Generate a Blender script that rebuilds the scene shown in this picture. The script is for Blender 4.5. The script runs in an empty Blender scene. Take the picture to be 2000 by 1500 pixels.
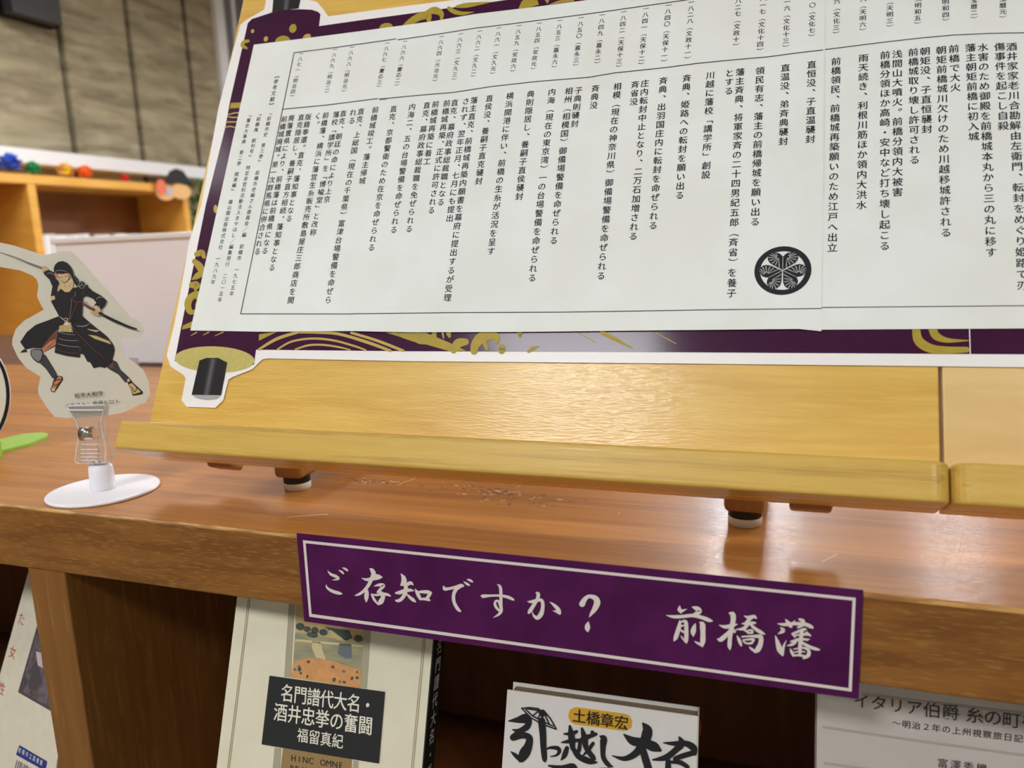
import bpy, bmesh, math, random
import numpy as np
from mathutils import Vector, Matrix, noise
R = math.radians
rnd = random.Random(7)
S = bpy.context.scene
COL = S.collection

# ------------------------------------------------------------------ camera, light, exposure
FPX = 1531.2113                      # focal length in pixels of the 2000x1500 frame
CM = np.array([[0.94147567, 0.33474228, -0.03963789],
               [0.02293077, -0.18092108, -0.98323026],
               [-0.33630007, 0.92477844, -0.17800869]])   # rows: camera right, down, forward
CP = np.array([0.26506254, -0.35841258, 0.1603805])
cam = bpy.data.cameras.new('camera')
camo = bpy.data.objects.new('camera', cam); COL.objects.link(camo)
camo.matrix_world = Matrix(((CM[0][0], -CM[1][0], -CM[2][0], CP[0]),
                            (CM[0][1], -CM[1][1], -CM[2][1], CP[1]),
                            (CM[0][2], -CM[1][2], -CM[2][2], CP[2]), (0, 0, 0, 1)))
cam.sensor_fit = 'HORIZONTAL'; cam.sensor_width = 36; cam.lens = FPX / 2000 * 36
cam.clip_start = .01; cam.clip_end = 60
cam.dof.use_dof = True; cam.dof.focus_distance = .475; cam.dof.aperture_fstop = 9.0
S.camera = camo

w = bpy.data.worlds.new('world'); S.world = w; w.use_nodes = True
w.node_tree.nodes['Background'].inputs[0].default_value = (.98, 1, 1, 1)
w.node_tree.nodes['Background'].inputs[1].default_value = .28
S.view_settings.view_transform = 'Standard'; S.view_settings.look = 'None'
S.view_settings.gamma = 1; S.view_settings.use_curve_mapping = False
S.view_settings.exposure = 0.0
LIGHT_STRENGTH = 21.0                # emission of the ceiling lamps built further down
# ceiling lamps: centre x, y, size x, y, strength factor
LAMPS = [(.05, 4.2, .42, .8, 5.2), (-.45, -1.62, .6, .5, 2.1), (1.6, -1.75, .9, .4, 1.0),
         (-1.7, 1.5, .9, .6, .85), (-2.0, -.6, 1.3, .35, .5), (1.7, 1.2, 1.3, .35, 1.8), (1.10, 4.2, .32, .5, 4.2)]

# ------------------------------------------------------------------ helpers
def lin(c):
    return tuple(((v / 255) / 12.92 if v / 255 <= .04045 else ((v / 255 + .055) / 1.055) ** 2.4) for v in c)

def ray(x, y): return CM.T @ np.array([(x - 1000) / FPX, (y - 750) / FPX, 1.0])

class Plane:
    """A real plane in the scene: point, axes u (right) and v (up), normal n towards the viewer's side."""
    def __init__(s, P, u, v, n=None):
        s.P = np.array(P, float); s.u = np.array(u, float); s.v = np.array(v, float)
        s.n = np.array(n, float) if n is not None else np.cross(s.u, s.v)
    def at(s, x, y, off=0.0):
        r = ray(x, y); P = s.P + s.n * off
        return CP + r * ((P - CP) @ s.n) / (r @ s.n)
    def uv(s, x, y, off=0.0):
        d = s.at(x, y, off) - s.P
        return d @ s.u, d @ s.v
    def pt(s, a, b, off=0.0): return s.P + s.u * a + s.v * b + s.n * off

def onZ(x, y, z): r = ray(x, y); return CP + r * (z - CP[2]) / r[2]
def onX(x, y, X): r = ray(x, y); return CP + r * (X - CP[0]) / r[0]
def onY(x, y, Y): r = ray(x, y); return CP + r * (Y - CP[1]) / r[1]

class MB:
    def __init__(s): s.v = []; s.f = []; s.m = []; s.sm = []; s.lift = 0.0
    def add(s, vs, fs, mi=0, smooth=False):
        b = len(s.v); s.v.extend(tuple(map(float, p)) for p in vs)
        for f in fs: s.f.append(tuple(i + b for i in f)); s.m.append(mi); s.sm.append(smooth)
        return s
    def ngon(s, pts, mi=0): return s.add(pts, [tuple(range(len(pts)))], mi)
    def slab(s, pts, vec, mi=0, side=None):
        n = len(pts); vec = np.array(vec); top = [np.array(p) + vec for p in pts]
        fs = [tuple(range(n))[::-1], tuple(range(n, 2 * n))]
        s.add(list(pts) + top, fs, mi)
        b = len(s.v) - 2 * n
        for i in range(n):
            j = (i + 1) % n
            s.f.append((b + i, b + j, b + n + j, b + n + i)); s.m.append(mi if side is None else side); s.sm.append(False)
        return s
    def bm(s, bm, mi=0, smooth=False):
        bm.verts.index_update()
        s.add([v.co[:] for v in bm.verts], [[v.index for v in f.verts] for f in bm.faces], mi, smooth)
        bm.free(); return s
    def box(s, O, ex, ey, ez, mi=0, bev=0.0, seg=2):
        """box with corner O and edge vectors ex, ey, ez"""
        O, ex, ey, ez = (np.array(a, float) for a in (O, ex, ey, ez))
        b = bmesh.new(); c = [O + ex * i + ey * j + ez * k for i in (0, 1) for j in (0, 1) for k in (0, 1)]
        vs = [b.verts.new(p) for p in c]
        for f in ((0, 1, 3, 2), (4, 6, 7, 5), (0, 4, 5, 1), (2, 3, 7, 6), (0, 2, 6, 4), (1, 5, 7, 3)):
            b.faces.new([vs[i] for i in f])
        bmesh.ops.recalc_face_normals(b, faces=b.faces[:])
        if bev: bmesh.ops.bevel(b, geom=b.edges[:], offset=bev, segments=seg, profile=.5, affect='EDGES')
        return s.bm(b, mi)
    def cube(s, x0, x1, y0, y1, z0, z1, mi=0, bev=0.0, seg=2):
        return s.box((x0, y0, z0), (x1 - x0, 0, 0), (0, y1 - y0, 0), (0, 0, z1 - z0), mi, bev, seg)
    def lathe(s, c, prof, ax=(0, 0, 1), n=40, mi=0, smooth=True):
        ax = np.array(ax, float); ax /= np.linalg.norm(ax)
        t = np.array([1, 0, 0]) if abs(ax[0]) < .9 else np.array([0, 1, 0])
        a = np.cross(ax, t); a /= np.linalg.norm(a); b = np.cross(ax, a); c = np.array(c, float)
        vs = []; fs = []
        for r, h in prof:
            for k in range(n):
                th = 2 * math.pi * k / n
                vs.append(c + ax * h + (a * math.cos(th) + b * math.sin(th)) * r)
        for i in range(len(prof) - 1):
            for k in range(n):
                fs.append((i * n + k, i * n + (k + 1) % n, (i + 1) * n + (k + 1) % n, (i + 1) * n + k))
        s.add(vs, fs, mi, smooth)
        s.add(vs[:n], [tuple(range(n))[::-1]], mi); s.add(vs[-n:], [tuple(range(n))], mi)
        return s
    def tube(s, pts, r, n=8, mi=0):
        pts = [np.array(p, float) for p in pts]; vs = []; fs = []
        for i, p in enumerate(pts):
            d = pts[min(i + 1, len(pts) - 1)] - pts[max(i - 1, 0)]; d /= np.linalg.norm(d)
            t = np.array([0, 0, 1.]) if abs(d[2]) < .9 else np.array([1., 0, 0])
            a = np.cross(d, t); a /= np.linalg.norm(a); b = np.cross(d, a)
            for k in range(n):
                th = 2 * math.pi * k / n; vs.append(p + (a * math.cos(th) + b * math.sin(th)) * r)
        for i in range(len(pts) - 1):
            for k in range(n):
                fs.append((i * n + k, i * n + (k + 1) % n, (i + 1) * n + (k + 1) % n, (i + 1) * n + k))
        fs.append(tuple(range(n))[::-1]); fs.append(tuple(range((len(pts) - 1) * n, len(pts) * n)))
        return s.add(vs, fs, mi, True)
    # --- printed shapes, given as photo coordinates of the real plane they lie on
    def poly(s, pl, pts, off, mi=0): return s.ngon([pl.at(x, y, off) for x, y in pts], mi)
    def ell(s, pl, c, rx, ry, off, mi=0, rot=0, n=36):
        cr, sr = math.cos(R(rot)), math.sin(R(rot)); q = []
        for k in range(n):
            a = 2 * math.pi * k / n; x, y = rx * math.cos(a), ry * math.sin(a)
            q.append((c[0] + x * cr - y * sr, c[1] + x * sr + y * cr))
        return s.poly(pl, q, off, mi)
    def stroke(s, pl, pts, off, mi=0, O=(0, 0), k=1.0, grow=1.0, sub=7):
        """brush stroke: control points (x, y, width) smoothed, laid flat on the plane"""
        P = [(O[0] + p[0] * k, O[1] + p[1] * k, (p[2] if len(p) > 2 else 10) * k * grow) for p in pts]
        q = []
        if len(P) > 2:
            E = [P[0]] + P + [P[-1]]
            for i in range(1, len(E) - 2):
                a, b, c, d = (np.array(E[j]) for j in (i - 1, i, i + 1, i + 2))
                for j in range(sub):
                    t = j / sub
                    q.append(.5 * (2 * b + (c - a) * t + (2 * a - 5 * b + 4 * c - d) * t * t + (3 * b - a - 3 * c + d) * t ** 3))
            q.append(np.array(P[-1]))
        else: q = [np.array(p) for p in P]
        L = []; Rr = []
        for i, p in enumerate(q):
            d = q[min(i + 1, len(q) - 1)][:2] - q[max(i - 1, 0)][:2]; n = np.linalg.norm(d) or 1
            nx, ny = -d[1] / n, d[0] / n; h = max(p[2], .2) / 2
            L.append((p[0] + nx * h, p[1] + ny * h)); Rr.append((p[0] - nx * h, p[1] - ny * h))
        s.lift += .0000016; off = off + s.lift
        pts3 = [pl.at(x, y, off) for x, y in L + Rr]; m = len(q)
        s.add(pts3, [(i, i + 1, m + i + 1, m + i) for i in range(m - 1)], mi)
        for e in (q[0], q[-1]):
            s.lift += .0000016
            if e[2] > .8: s.ell(pl, e[:2], e[2] / 2, e[2] / 2, off + .000003, mi, n=12)
        return s
    def line(s, pl, pts, wd, off, mi=0):
        for a, b in zip(pts, pts[1:]):
            d = np.array(b, float) - np.array(a, float); l = np.linalg.norm(d); nx, ny = -d[1] / l * wd / 2, d[0] / l * wd / 2
            s.poly(pl, [(a[0] + nx, a[1] + ny), (b[0] + nx, b[1] + ny), (b[0] - nx, b[1] - ny), (a[0] - nx, a[1] - ny)], off, mi)
        return s
    def build(s, name, mats, parent=None, origin=None):
        me = bpy.data.meshes.new(name)
        root = parent
        while root is not None and root.parent is not None: root = root.parent
        o3 = np.array(root.location[:]) if root is not None else np.array(origin if origin is not None else (0, 0, 0), float)
        me.from_pydata([tuple(np.array(p) - o3) for p in s.v], [], s.f)
        if not isinstance(mats, (list, tuple)): mats = [mats]
        for m in mats: me.materials.append(m)
        me.polygons.foreach_set('material_index', s.m); me.polygons.foreach_set('use_smooth', s.sm)
        me.validate(); me.update()
        o = bpy.data.objects.new(name, me); COL.objects.link(o)
        if parent is not None: o.parent = parent
        else: o.location = tuple(o3)
        return o

def tag(o, label=None, cat=None, group=None, kind=None):
    if label: o['label'] = label
    if cat: o['category'] = cat
    if group: o['group'] = group
    if kind: o['kind'] = kind
    return o
def empty(name, loc, label, cat, group=None):
    o = bpy.data.objects.new(name, None); COL.objects.link(o); o.location = tuple(loc); o.empty_display_size = .02
    return tag(o, label, cat, group)

# ------------------------------------------------------------------ glyphs (Blender's built-in interface font)
_g = {}
def glyph_mesh(ch, bold):
    key = ch
    if key not in _g:
        cu = bpy.data.curves.new('glyph', 'FONT'); cu.body = ch; cu.size = 1; cu.resolution_u = 3; 
        ob = bpy.data.objects.new('glyph', cu); COL.objects.link(ob)
        dg = bpy.context.evaluated_depsgraph_get(); ev = ob.evaluated_get(dg); me = ev.to_mesh()
        _g[key] = (np.array([v.co[:2] for v in me.vertices]).reshape(-1, 2), [tuple(p.vertices) for p in me.polygons])
        ev.to_mesh_clear(); bpy.data.objects.remove(ob); bpy.data.curves.remove(cu)
    return _g[key]
_a = glyph_mesh('国', 0)[0]; _b = glyph_mesh('国国', 0)[0]
EM = (_b[:, 0].max() - _a[:, 0].max())
CX, CY = (_a[:, 0].min() + _a[:, 0].max()) / 2, (_a[:, 1].min() + _a[:, 1].max()) / 2
ROT = set('（）「」『』【】〈〉ー')
def put(mb, ch, c, ex, ey, mi, bold=0.0, vertical=True):
    """one character centred at 3-D point c; ex, ey are the em-box edge vectors"""
    if ch in ' 　': return
    V, F = glyph_mesh(ch, bold)
    if not len(V): return
    g = (V - [CX, CY]) / EM
    if ch.isascii() or ch in '・':
        g[:, 0] -= (g[:, 0].min() + g[:, 0].max()) / 2
    if vertical:
        if ch in ROT: g = np.stack([g[:, 1], -g[:, 0]], 1)
        elif ch in '、。': g = g + [.56, .5]
    nn = np.cross(ex, ey); nn = nn / np.linalg.norm(nn) * .00001
    for i, k in enumerate(((0, 0),) if bold <= 0 else ((-bold, -bold * .6), (bold, bold * .6))):   # printed a little heavier than the regular weight
        P = c + (g[:, :1] + k[0]) * ex + (g[:, 1:] + k[1]) * ey + nn * i
        mb.add(P, F, mi)
def column(mb, pl, text, a, b, off, mi, k=.88, bold=.008):
    """vertical line of writing from the centre of its first to the centre of its last character"""
    A, B = pl.at(*a, off), pl.at(*b, off); n = len(text)
    pitch = np.linalg.norm(B - A) / max(n - 1, 1); em = pitch * k
    for i, ch in enumerate(text):
        put(mb, ch, A + (B - A) * i / max(n - 1, 1), pl.u * em, pl.v * em, mi, bold)
def row(mb, pl, text, a, b, off, mi, k=.95, bold=.0, hk=1.0):
    A, B = pl.at(*a, off), pl.at(*b, off); n = len(text); d = (B - A) / max(n - 1, 1)
    em = np.linalg.norm(d) * k; ex = d / np.linalg.norm(d); ey = np.cross(pl.n, ex)
    for i, ch in enumerate(text):
        put(mb, ch, A + d * i, ex * em, ey * em * hk, mi, bold, False)

# ------------------------------------------------------------------ materials
def mat(name, rgb, rough=.5, metal=0, spec=.5, trans=0, coat=0, coat_r=.1, ior=1.45, emit=None, es=0, alpha=1):
    m = bpy.data.materials.new(name); m.use_nodes = True; p = m.node_tree.nodes['Principled BSDF']
    p.inputs['Base Color'].default_value = (*lin(rgb), 1); p.inputs['Roughness'].default_value = rough
    p.inputs['Metallic'].default_value = metal; p.inputs['Specular IOR Level'].default_value = spec
    p.inputs['Transmission Weight'].default_value = trans; p.inputs['Coat Weight'].default_value = coat
    p.inputs['Coat Roughness'].default_value = coat_r; p.inputs['IOR'].default_value = ior
    if emit: p.inputs['Emission Color'].default_value = (*lin(emit), 1); p.inputs['Emission Strength'].default_value = es
    return m
def nodes(m): return m.node_tree.nodes, m.node_tree.links, m.node_tree.nodes['Principled BSDF']
def noisy(m, c2, scale=(60, 60, 60), amount=.5, detail=5, lo=.35, hi=.65, bump=0.0, bscale=None, rough2=None, dist=0.0):
    """mix the base colour towards c2 with a (stretched) noise in object space"""
    N, L, p = nodes(m); tc = N.new('ShaderNodeTexCoord'); mp = N.new('ShaderNodeMapping'); nz = N.new('ShaderNodeTexNoise')
    mp.inputs['Scale'].default_value = scale; nz.inputs['Scale'].default_value = 1; nz.inputs['Detail'].default_value = detail
    nz.inputs['Distortion'].default_value = dist
    L.new(tc.outputs['Object'], mp.inputs[0]); L.new(mp.outputs[0], nz.inputs['Vector'])
    mr = N.new('ShaderNodeMapRange'); mr.inputs[1].default_value = lo; mr.inputs[2].default_value = hi; mr.inputs[4].default_value = amount
    L.new(nz.outputs[0], mr.inputs[0]); mx = N.new('ShaderNodeMix'); mx.data_type = 'RGBA'
    src = p.inputs['Base Color'].links
    if src: L.new(src[0].from_socket, mx.inputs[6])
    else: mx.inputs[6].default_value = p.inputs['Base Color'].default_value
    mx.inputs[7].default_value = (*lin(c2), 1); L.new(mr.outputs[0], mx.inputs[0]); L.new(mx.outputs[2], p.inputs['Base Color'])
    if bump:
        bp = N.new('ShaderNodeBump'); bp.inputs['Strength'].default_value = bump; bp.inputs['Distance'].default_value = .001
        h = nz.outputs[0]
        if bscale:
            n2 = N.new('ShaderNodeTexNoise'); m2 = N.new('ShaderNodeMapping'); m2.inputs['Scale'].default_value = bscale
            L.new(tc.outputs['Object'], m2.inputs[0]); L.new(m2.outputs[0], n2.inputs['Vector']); n2.inputs['Scale'].default_value = 1; h = n2.outputs[0]
        L.new(h, bp.inputs['Height']); L.new(bp.outputs[0], p.inputs['Normal'])
        if p.inputs['Coat Weight'].default_value > 0: L.new(bp.outputs[0], p.inputs['Coat Normal'])
    if rough2 is not None:
        r2 = N.new('ShaderNodeMapRange'); r2.inputs[1].default_value = lo; r2.inputs[2].default_value = hi
        r2.inputs[3].default_value = p.inputs['Roughness'].default_value; r2.inputs[4].default_value = rough2
        L.new(nz.outputs[0], r2.inputs[0]); L.new(r2.outputs[0], p.inputs['Roughness'])
    return m

DESK = mat('varnished_red_brown_wood', (178, 118, 54), .4, spec=.14, coat=.2, coat_r=.14)
noisy(DESK, (140, 86, 38), (3, 44, 44), .7, 7, .38, .66, dist=.6)
noisy(DESK, (196, 138, 72), (10, 190, 190), .45, 4, .48, .7, bump=.18, bscale=(160, 1300, 1300))
noisy(DESK, (118, 80, 52), (16, 46, 40), .55, 8, .66, .74)
RAIL = mat('worn_brown_edge_wood', (142, 94, 42), .45, spec=.35)
noisy(RAIL, (108, 66, 28), (14, 90, 110), .7, 10, .40, .60)
noisy(RAIL, (168, 124, 62), (110, 400, 900), .6, 8, .52, .70, bump=.10, bscale=(80, 600, 600))
WORN = mat('rubbed_edge_wood', (196, 150, 84), .38); noisy(WORN, (140, 92, 40), (50, 300, 300), .9, 8, .42, .6)
UPR = mat('worn_upright_wood', (134, 90, 42), .42, spec=.4)
noisy(UPR, (112, 70, 30), (90, 90, 5), .45, 8, .40, .60)
noisy(UPR, (168, 124, 64), (300, 300, 26), .4, 10, .55, .68)
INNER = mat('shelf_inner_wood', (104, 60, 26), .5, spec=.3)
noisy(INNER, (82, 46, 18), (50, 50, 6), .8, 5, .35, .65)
BIRCH = mat('birch_board', (224, 182, 84), .36, spec=.5, coat=.3, coat_r=.14)
noisy(BIRCH, (208, 158, 62), (6, 30, 30), .7, 6, .4, .66, dist=1.6)
noisy(BIRCH, (238, 200, 104), (26, 380, 380), .5, 4, .45, .7, bump=.22, bscale=(160, 1100, 1100))
BIRCH2 = mat('pale_birch_board', (230, 196, 128), .4, spec=.45, coat=.2, coat_r=.25)
noisy(BIRCH2, (212, 170, 98), (8, 60, 60), .6, 6, .42, .68, dist=.8)
MAPLE = mat('maple_ledge', (212, 174, 84), .40, spec=.3, coat=.3, coat_r=.12)
noisy(MAPLE, (196, 156, 70), (5, 90, 90), .6, 5, .42, .64, dist=.4)
noisy(MAPLE, (176, 138, 62), (4, 240, 240), .6, 3, .56, .62, dist=.3)
noisy(MAPLE, (222, 188, 100), (40, 600, 600), .4, 3, .45, .7, bump=.06)
LEGW = mat('leg_wood', (176, 124, 62), .45); noisy(LEGW, (146, 96, 44), (60, 60, 8), .7)
PAPER = mat('white_paper', (238, 241, 236), .62, spec=.3); noisy(PAPER, (231, 233, 224), (24, 24, 24), .8, 5, bump=.05, bscale=(14, 14, 14))
CARD = mat('white_card', (244, 240, 236), .4, spec=.4)
INK = mat('black_ink', (24, 24, 28), .6, spec=.3)
LINE = mat('grey_line_ink', (58, 58, 66), .6, spec=.3)
PURPLE = mat('purple_print', (62, 14, 52), .5, spec=.1, coat=.25, coat_r=.12); noisy(PURPLE, (54, 10, 46), (90, 90, 90), .6)
PURPLE2 = mat('sign_purple_print', (84, 26, 80), .5, spec=.15); noisy(PURPLE2, (68, 18, 64), (40, 40, 40), .8)
GOLD = mat('gold_print', (176, 152, 34), .5, spec=.4); noisy(GOLD, (160, 138, 44), (200, 200, 200), .6)
GOLDT = mat('tan_gold_print', (190, 160, 74), .5)
OLIVE = mat('scroll_end_print', (198, 184, 100), .5); noisy(OLIVE, (186, 172, 92), (500, 500, 500), .8, 2)
BLACKP = mat('black_print', (18, 17, 19), .35)
GREYP = [mat('grey_print', c, .35) for c in ((40, 38, 42), (66, 62, 66), (92, 88, 92))]
SILVER = mat('silver_print', (168, 168, 170), .4)
LETTER = mat('sign_lettering', (224, 214, 206), .5)
RUBBER = mat('white_rubber', (226, 222, 208), .45); BLKRUB = mat('black_rubber', (22, 20, 20), .4)
WPLAST = mat('white_plastic', (242, 241, 246), .22, spec=.5); noisy(WPLAST, (238, 236, 243), (40, 40, 40), .4)
CLEAR = mat('clear_plastic', (255, 255, 255), .03, trans=.95, ior=1.22)
CLGLINT = mat('clear_plastic_glint', (252, 252, 254), .12, trans=.25, ior=1.46)  # white highlights on the clip's edges and ridges, painted as a whiter plastic
STEEL = mat('spring_steel', (206, 202, 190), .16, metal=1); noisy(STEEL, (190, 186, 176), (90, 90, 400), .5)
GREEN = mat('green_plastic', (158, 206, 70), .35); noisy(GREEN, (150, 198, 62), (60, 60, 60), .5)
CREAM = mat('cream_card', (226, 220, 202), .45, spec=.4); noisy(CREAM, (220, 213, 193), (40, 40, 40), .6)
CONC = mat('board_marked_concrete', (168, 156, 128), .85, spec=.2)
noisy(CONC, (118, 108, 86), (3, 3.2, 22), .85, 8, .36, .66, dist=.5, bump=.2)
noisy(CONC, (190, 178, 150), (5, 6, 14), .6, 8, .5, .72)
JOINT = mat('dark_joint', (62, 58, 52), .9)
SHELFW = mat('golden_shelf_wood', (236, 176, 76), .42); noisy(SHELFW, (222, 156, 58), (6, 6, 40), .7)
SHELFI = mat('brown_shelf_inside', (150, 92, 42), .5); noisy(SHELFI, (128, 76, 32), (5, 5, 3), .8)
WHITEM = mat('white_painted_metal', (236, 236, 240), .4); GREYM = mat('grey_metal', (122, 124, 130), .4, metal=.3)
BLACKM = mat('black_metal', (11, 11, 12), .6, spec=.1)
BOXM = mat('white_box_card', (250, 245, 246), .5); noisy(BOXM, (246, 240, 240), (9, 9, 9), .6)
FLOORM = mat('beige_floor', (150, 136, 116), .5); noisy(FLOORM, (136, 122, 102), (6, 6, 6), .6)
WALLM = mat('plaster', (205, 200, 190), .8); noisy(WALLM, (196, 190, 180), (4, 4, 4), .6)
CEILM = mat('ceiling_tile', (214, 210, 202), .85); noisy(CEILM, (200, 196, 188), (14, 14, 14), .6)
LAMPM = mat('lamp_diffuser', (255, 246, 228), .5, emit=(250, 252, 255), es=LIGHT_STRENGTH)

# ------------------------------------------------------------------ the room
FZ, HZ = -.92, 1.6
def struct(o): o['kind'] = 'structure'; return o
struct(MB().cube(-2.95, 4.2, -3.2, 6.6, FZ - .1, FZ).build('floor', FLOORM))
struct(MB().cube(-2.95, 4.2, -3.2, 6.6, HZ, HZ + .1).build('ceiling', CEILM))
struct(MB().cube(-2.95, 4.2, 6.5, 6.6, FZ, HZ).build('wall_back', WALLM))
wl = MB().cube(-2.95, -2.83, -3.2, 6.5, FZ, HZ, 1)
y = -2.36 - .4
while y < 6.3:
    wl.cube(-2.83, -2.80, y + .017, min(y + .383, 6.5), FZ, HZ, 0); y += .4
struct(wl.build('wall_left', [CONC, JOINT]))
struct(MB().cube(-2.80, -2.70, .2, 3.35, .555, .615, 0, .004).build('trim_1', WHITEM))
pc = MB()
for y0, y1, mi, dx in ((3.46, 3.53, 0, .03), (3.53, 3.60, 1, .02), (3.60, 3.63, 0, .03), (3.63, 3.80, 1, .02)):
    pc.cube(-2.80, -2.80 + dx, y0, y1, FZ, HZ, mi)
struct(pc.build('trim_2', [WHITEM, GREYM]))
for i, (x, y, sx, sy, k) in enumerate(LAMPS):
    r = empty('ceiling_light', (x, y, HZ), ['white ceiling light panel above the far end of the room', 'white ceiling light panel behind the camera to the left',
              'white ceiling light panel behind the camera to the right', 'white ceiling light panel above the golden bookshelf',
              'white ceiling light panel above the left end of the low bookcase', 'white ceiling light panel right of the easels', 'small white ceiling light panel above the far end, right of its neighbour'][i], 'ceiling light')
    fr = MB()
    for a, b, c, d in ((-.03, sx + .03, -.03, 0), (-.03, sx + .03, sy, sy + .03), (-.03, 0, 0, sy), (sx, sx + .03, 0, sy)):
        fr.cube(x - sx / 2 + a, x - sx / 2 + b, y - sy / 2 + c, y - sy / 2 + d, HZ - .03, HZ)
    fr.build('frame', WHITEM, r)
    lm = LAMPM
    if k != 1.0:
        lm = LAMPM.copy(); lm.node_tree.nodes['Principled BSDF'].inputs['Emission Strength'].default_value = LIGHT_STRENGTH * k
    MB().cube(x - sx / 2, x + sx / 2, y - sy / 2, y + sy / 2, HZ - .02, HZ - .005).build('diffuser', lm, r)

# dark louvred box high on the concrete wall
r = empty('air_vent', (-2.8, 2.05, 1.15), 'black louvred vent box high on the concrete wall', 'vent')
vb = MB().cube(-2.8, -2.75, 1.4, 2.395, 1.145, 1.50); vb.build('housing', BLACKM, r)
for k in range(4): MB().box((-2.75, 1.44, 1.20 + k * .07), (.03, 0, -.02), (0, .62, 0), (0, 0, .012)).build('louvre', BLACKM, r)
MB().cube(-2.75, -2.70, 2.14, 2.37, 1.145, 1.50).build('bracket', mat('dark_grey_metal', (52, 50, 50), .5), r)

# ------------------------------------------------------------------ far bookshelf along the left wall
SX, ST, SB = -2.5, .488, -.92
YB = [.30, 1.12, 1.945, 2.765]
r = empty('bookshelf', (SX - .15, 1.5, FZ), 'golden wooden bookshelf in the far left background by the concrete wall', 'bookshelf')
MB().cube(SX - .29, SX, YB[0] - .02, YB[-1] + .02, ST - .036, ST, 0, .003).build('top_panel', SHELFW, r)
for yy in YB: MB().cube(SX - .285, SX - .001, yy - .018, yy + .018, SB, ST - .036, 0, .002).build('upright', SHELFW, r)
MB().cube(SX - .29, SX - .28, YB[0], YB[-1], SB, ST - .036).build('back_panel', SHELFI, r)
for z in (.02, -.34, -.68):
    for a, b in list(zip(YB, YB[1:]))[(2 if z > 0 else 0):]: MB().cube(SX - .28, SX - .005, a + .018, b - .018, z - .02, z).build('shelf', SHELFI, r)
BW = [mat('book_white', c, .5) for c in ((236, 232, 232), (222, 214, 216), (240, 238, 236), (228, 206, 206), (206, 200, 204), (120, 90, 84))]
pos = ['first', 'second', 'third', 'fourth', 'fifth', 'sixth', 'seventh', 'eighth', 'ninth', 'tenth', 'eleventh', 'twelfth', 'thirteenth', 'fourteenth',
       'fifteenth', 'sixteenth', 'seventeenth', 'eighteenth', 'nineteenth', 'twentieth', 'twenty-first', 'twenty-second', 'twenty-third', 'twenty-fourth', 'twenty-fifth', 'twenty-sixth', 'twenty-seventh', 'twenty-eighth', 'twenty-ninth', 'thirtieth']
y = YB[2] + .021; i = 0
while y < YB[3] - .05 and i < 30:
    t = rnd.uniform(.022, .034); h = .262 + rnd.uniform(-.006, .004) - .02
    c = 5 if i in (9, 13) else rnd.randrange(5)
    b = MB().cube(SX - .20, SX - .025, y, y + t - .0015, .02, .02 + h, 0, .002).build('book', BW[c], None, (SX - .1, y + t / 2, .02))
    tag(b, '%s book from the upright in the far white-spined row behind the white box' % pos[i], 'book', 'white books on the far shelf')
    y += t; i += 1

# crumpled paper flowers on the far bookshelf
def flower(px, py, rpx, cols, label):
    c = onX(px, py, SX - .06); d = np.linalg.norm(c - CP); rr = rpx * d / FPX * .95
    rr = min(rr, .06); zc = ST + rr * .9
    m = MB()
    for ring, (n, el, s) in enumerate(((9, 5, 1.0), (8, 38, .95), (6, 66, .9), (7, -30, .95))):
        for k in range(n):
            a = 2 * math.pi * (k + ring * .5) / n + rnd.uniform(-.15, .15); e = R(el + rnd.uniform(-8, 8))
            d3 = np.array([math.cos(a) * math.cos(e), math.sin(a) * math.cos(e), math.sin(e)])
            t = np.cross(d3, [0, 0, 1]); t /= np.linalg.norm(t); q = np.cross(t, d3)
            base = np.array([c[0], c[1], zc]); L = rr * s
            pts = [base + d3 * L * .25, base + d3 * L * .7 + t * L * .36 + q * L * .12, base + d3 * L + q * L * .05, base + d3 * L * .7 - t * L * .36 + q * L * .12,
                   base + d3 * L * .72 - q * L * .14]
            m.add(pts, [(0, 1, 4), (1, 2, 4), (2, 3, 4), (3, 0, 4), (0, 1, 2, 3)], (k + ring) % len(cols))
    bm = bmesh.new(); bmesh.ops.create_icosphere(bm, subdivisions=2, radius=rr * .6)
    for v in bm.verts: v.co += Vector((c[0], c[1], zc))
    m.bm(bm, 0)
    tag(m.build('paper_flower', cols, None, (c[0], c[1], ST)), label, 'paper flower', 'paper flowers on the far bookshelf')
fm = lambda n, c: mat(n, c, .6)
flower(18, 312, 21, [fm('paper_blue', (46, 80, 190)), fm('paper_blue_light', (70, 110, 220))], 'blue crumpled paper flower on the far bookshelf')
flower(64, 325, 15, [fm('paper_green', (24, 140, 84)), fm('paper_green_light', (60, 170, 110))], 'green crumpled paper flower on the far bookshelf')
flower(127, 328, 16, [fm('paper_yellow', (236, 206, 60)), fm('paper_pink', (236, 160, 130))], 'yellow and pink crumpled paper flower on the far bookshelf')
flower(166, 334, 15, [fm('paper_orange', (240, 106, 34)), fm('paper_orange_light', (246, 140, 60))], 'orange crumpled paper flower on the far bookshelf')
flower(244, 345, 9.5, [fm('paper_red', (214, 44, 44)), fm('paper_red_light', (226, 80, 70))], 'small red crumpled paper flower on the far bookshelf')

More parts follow.
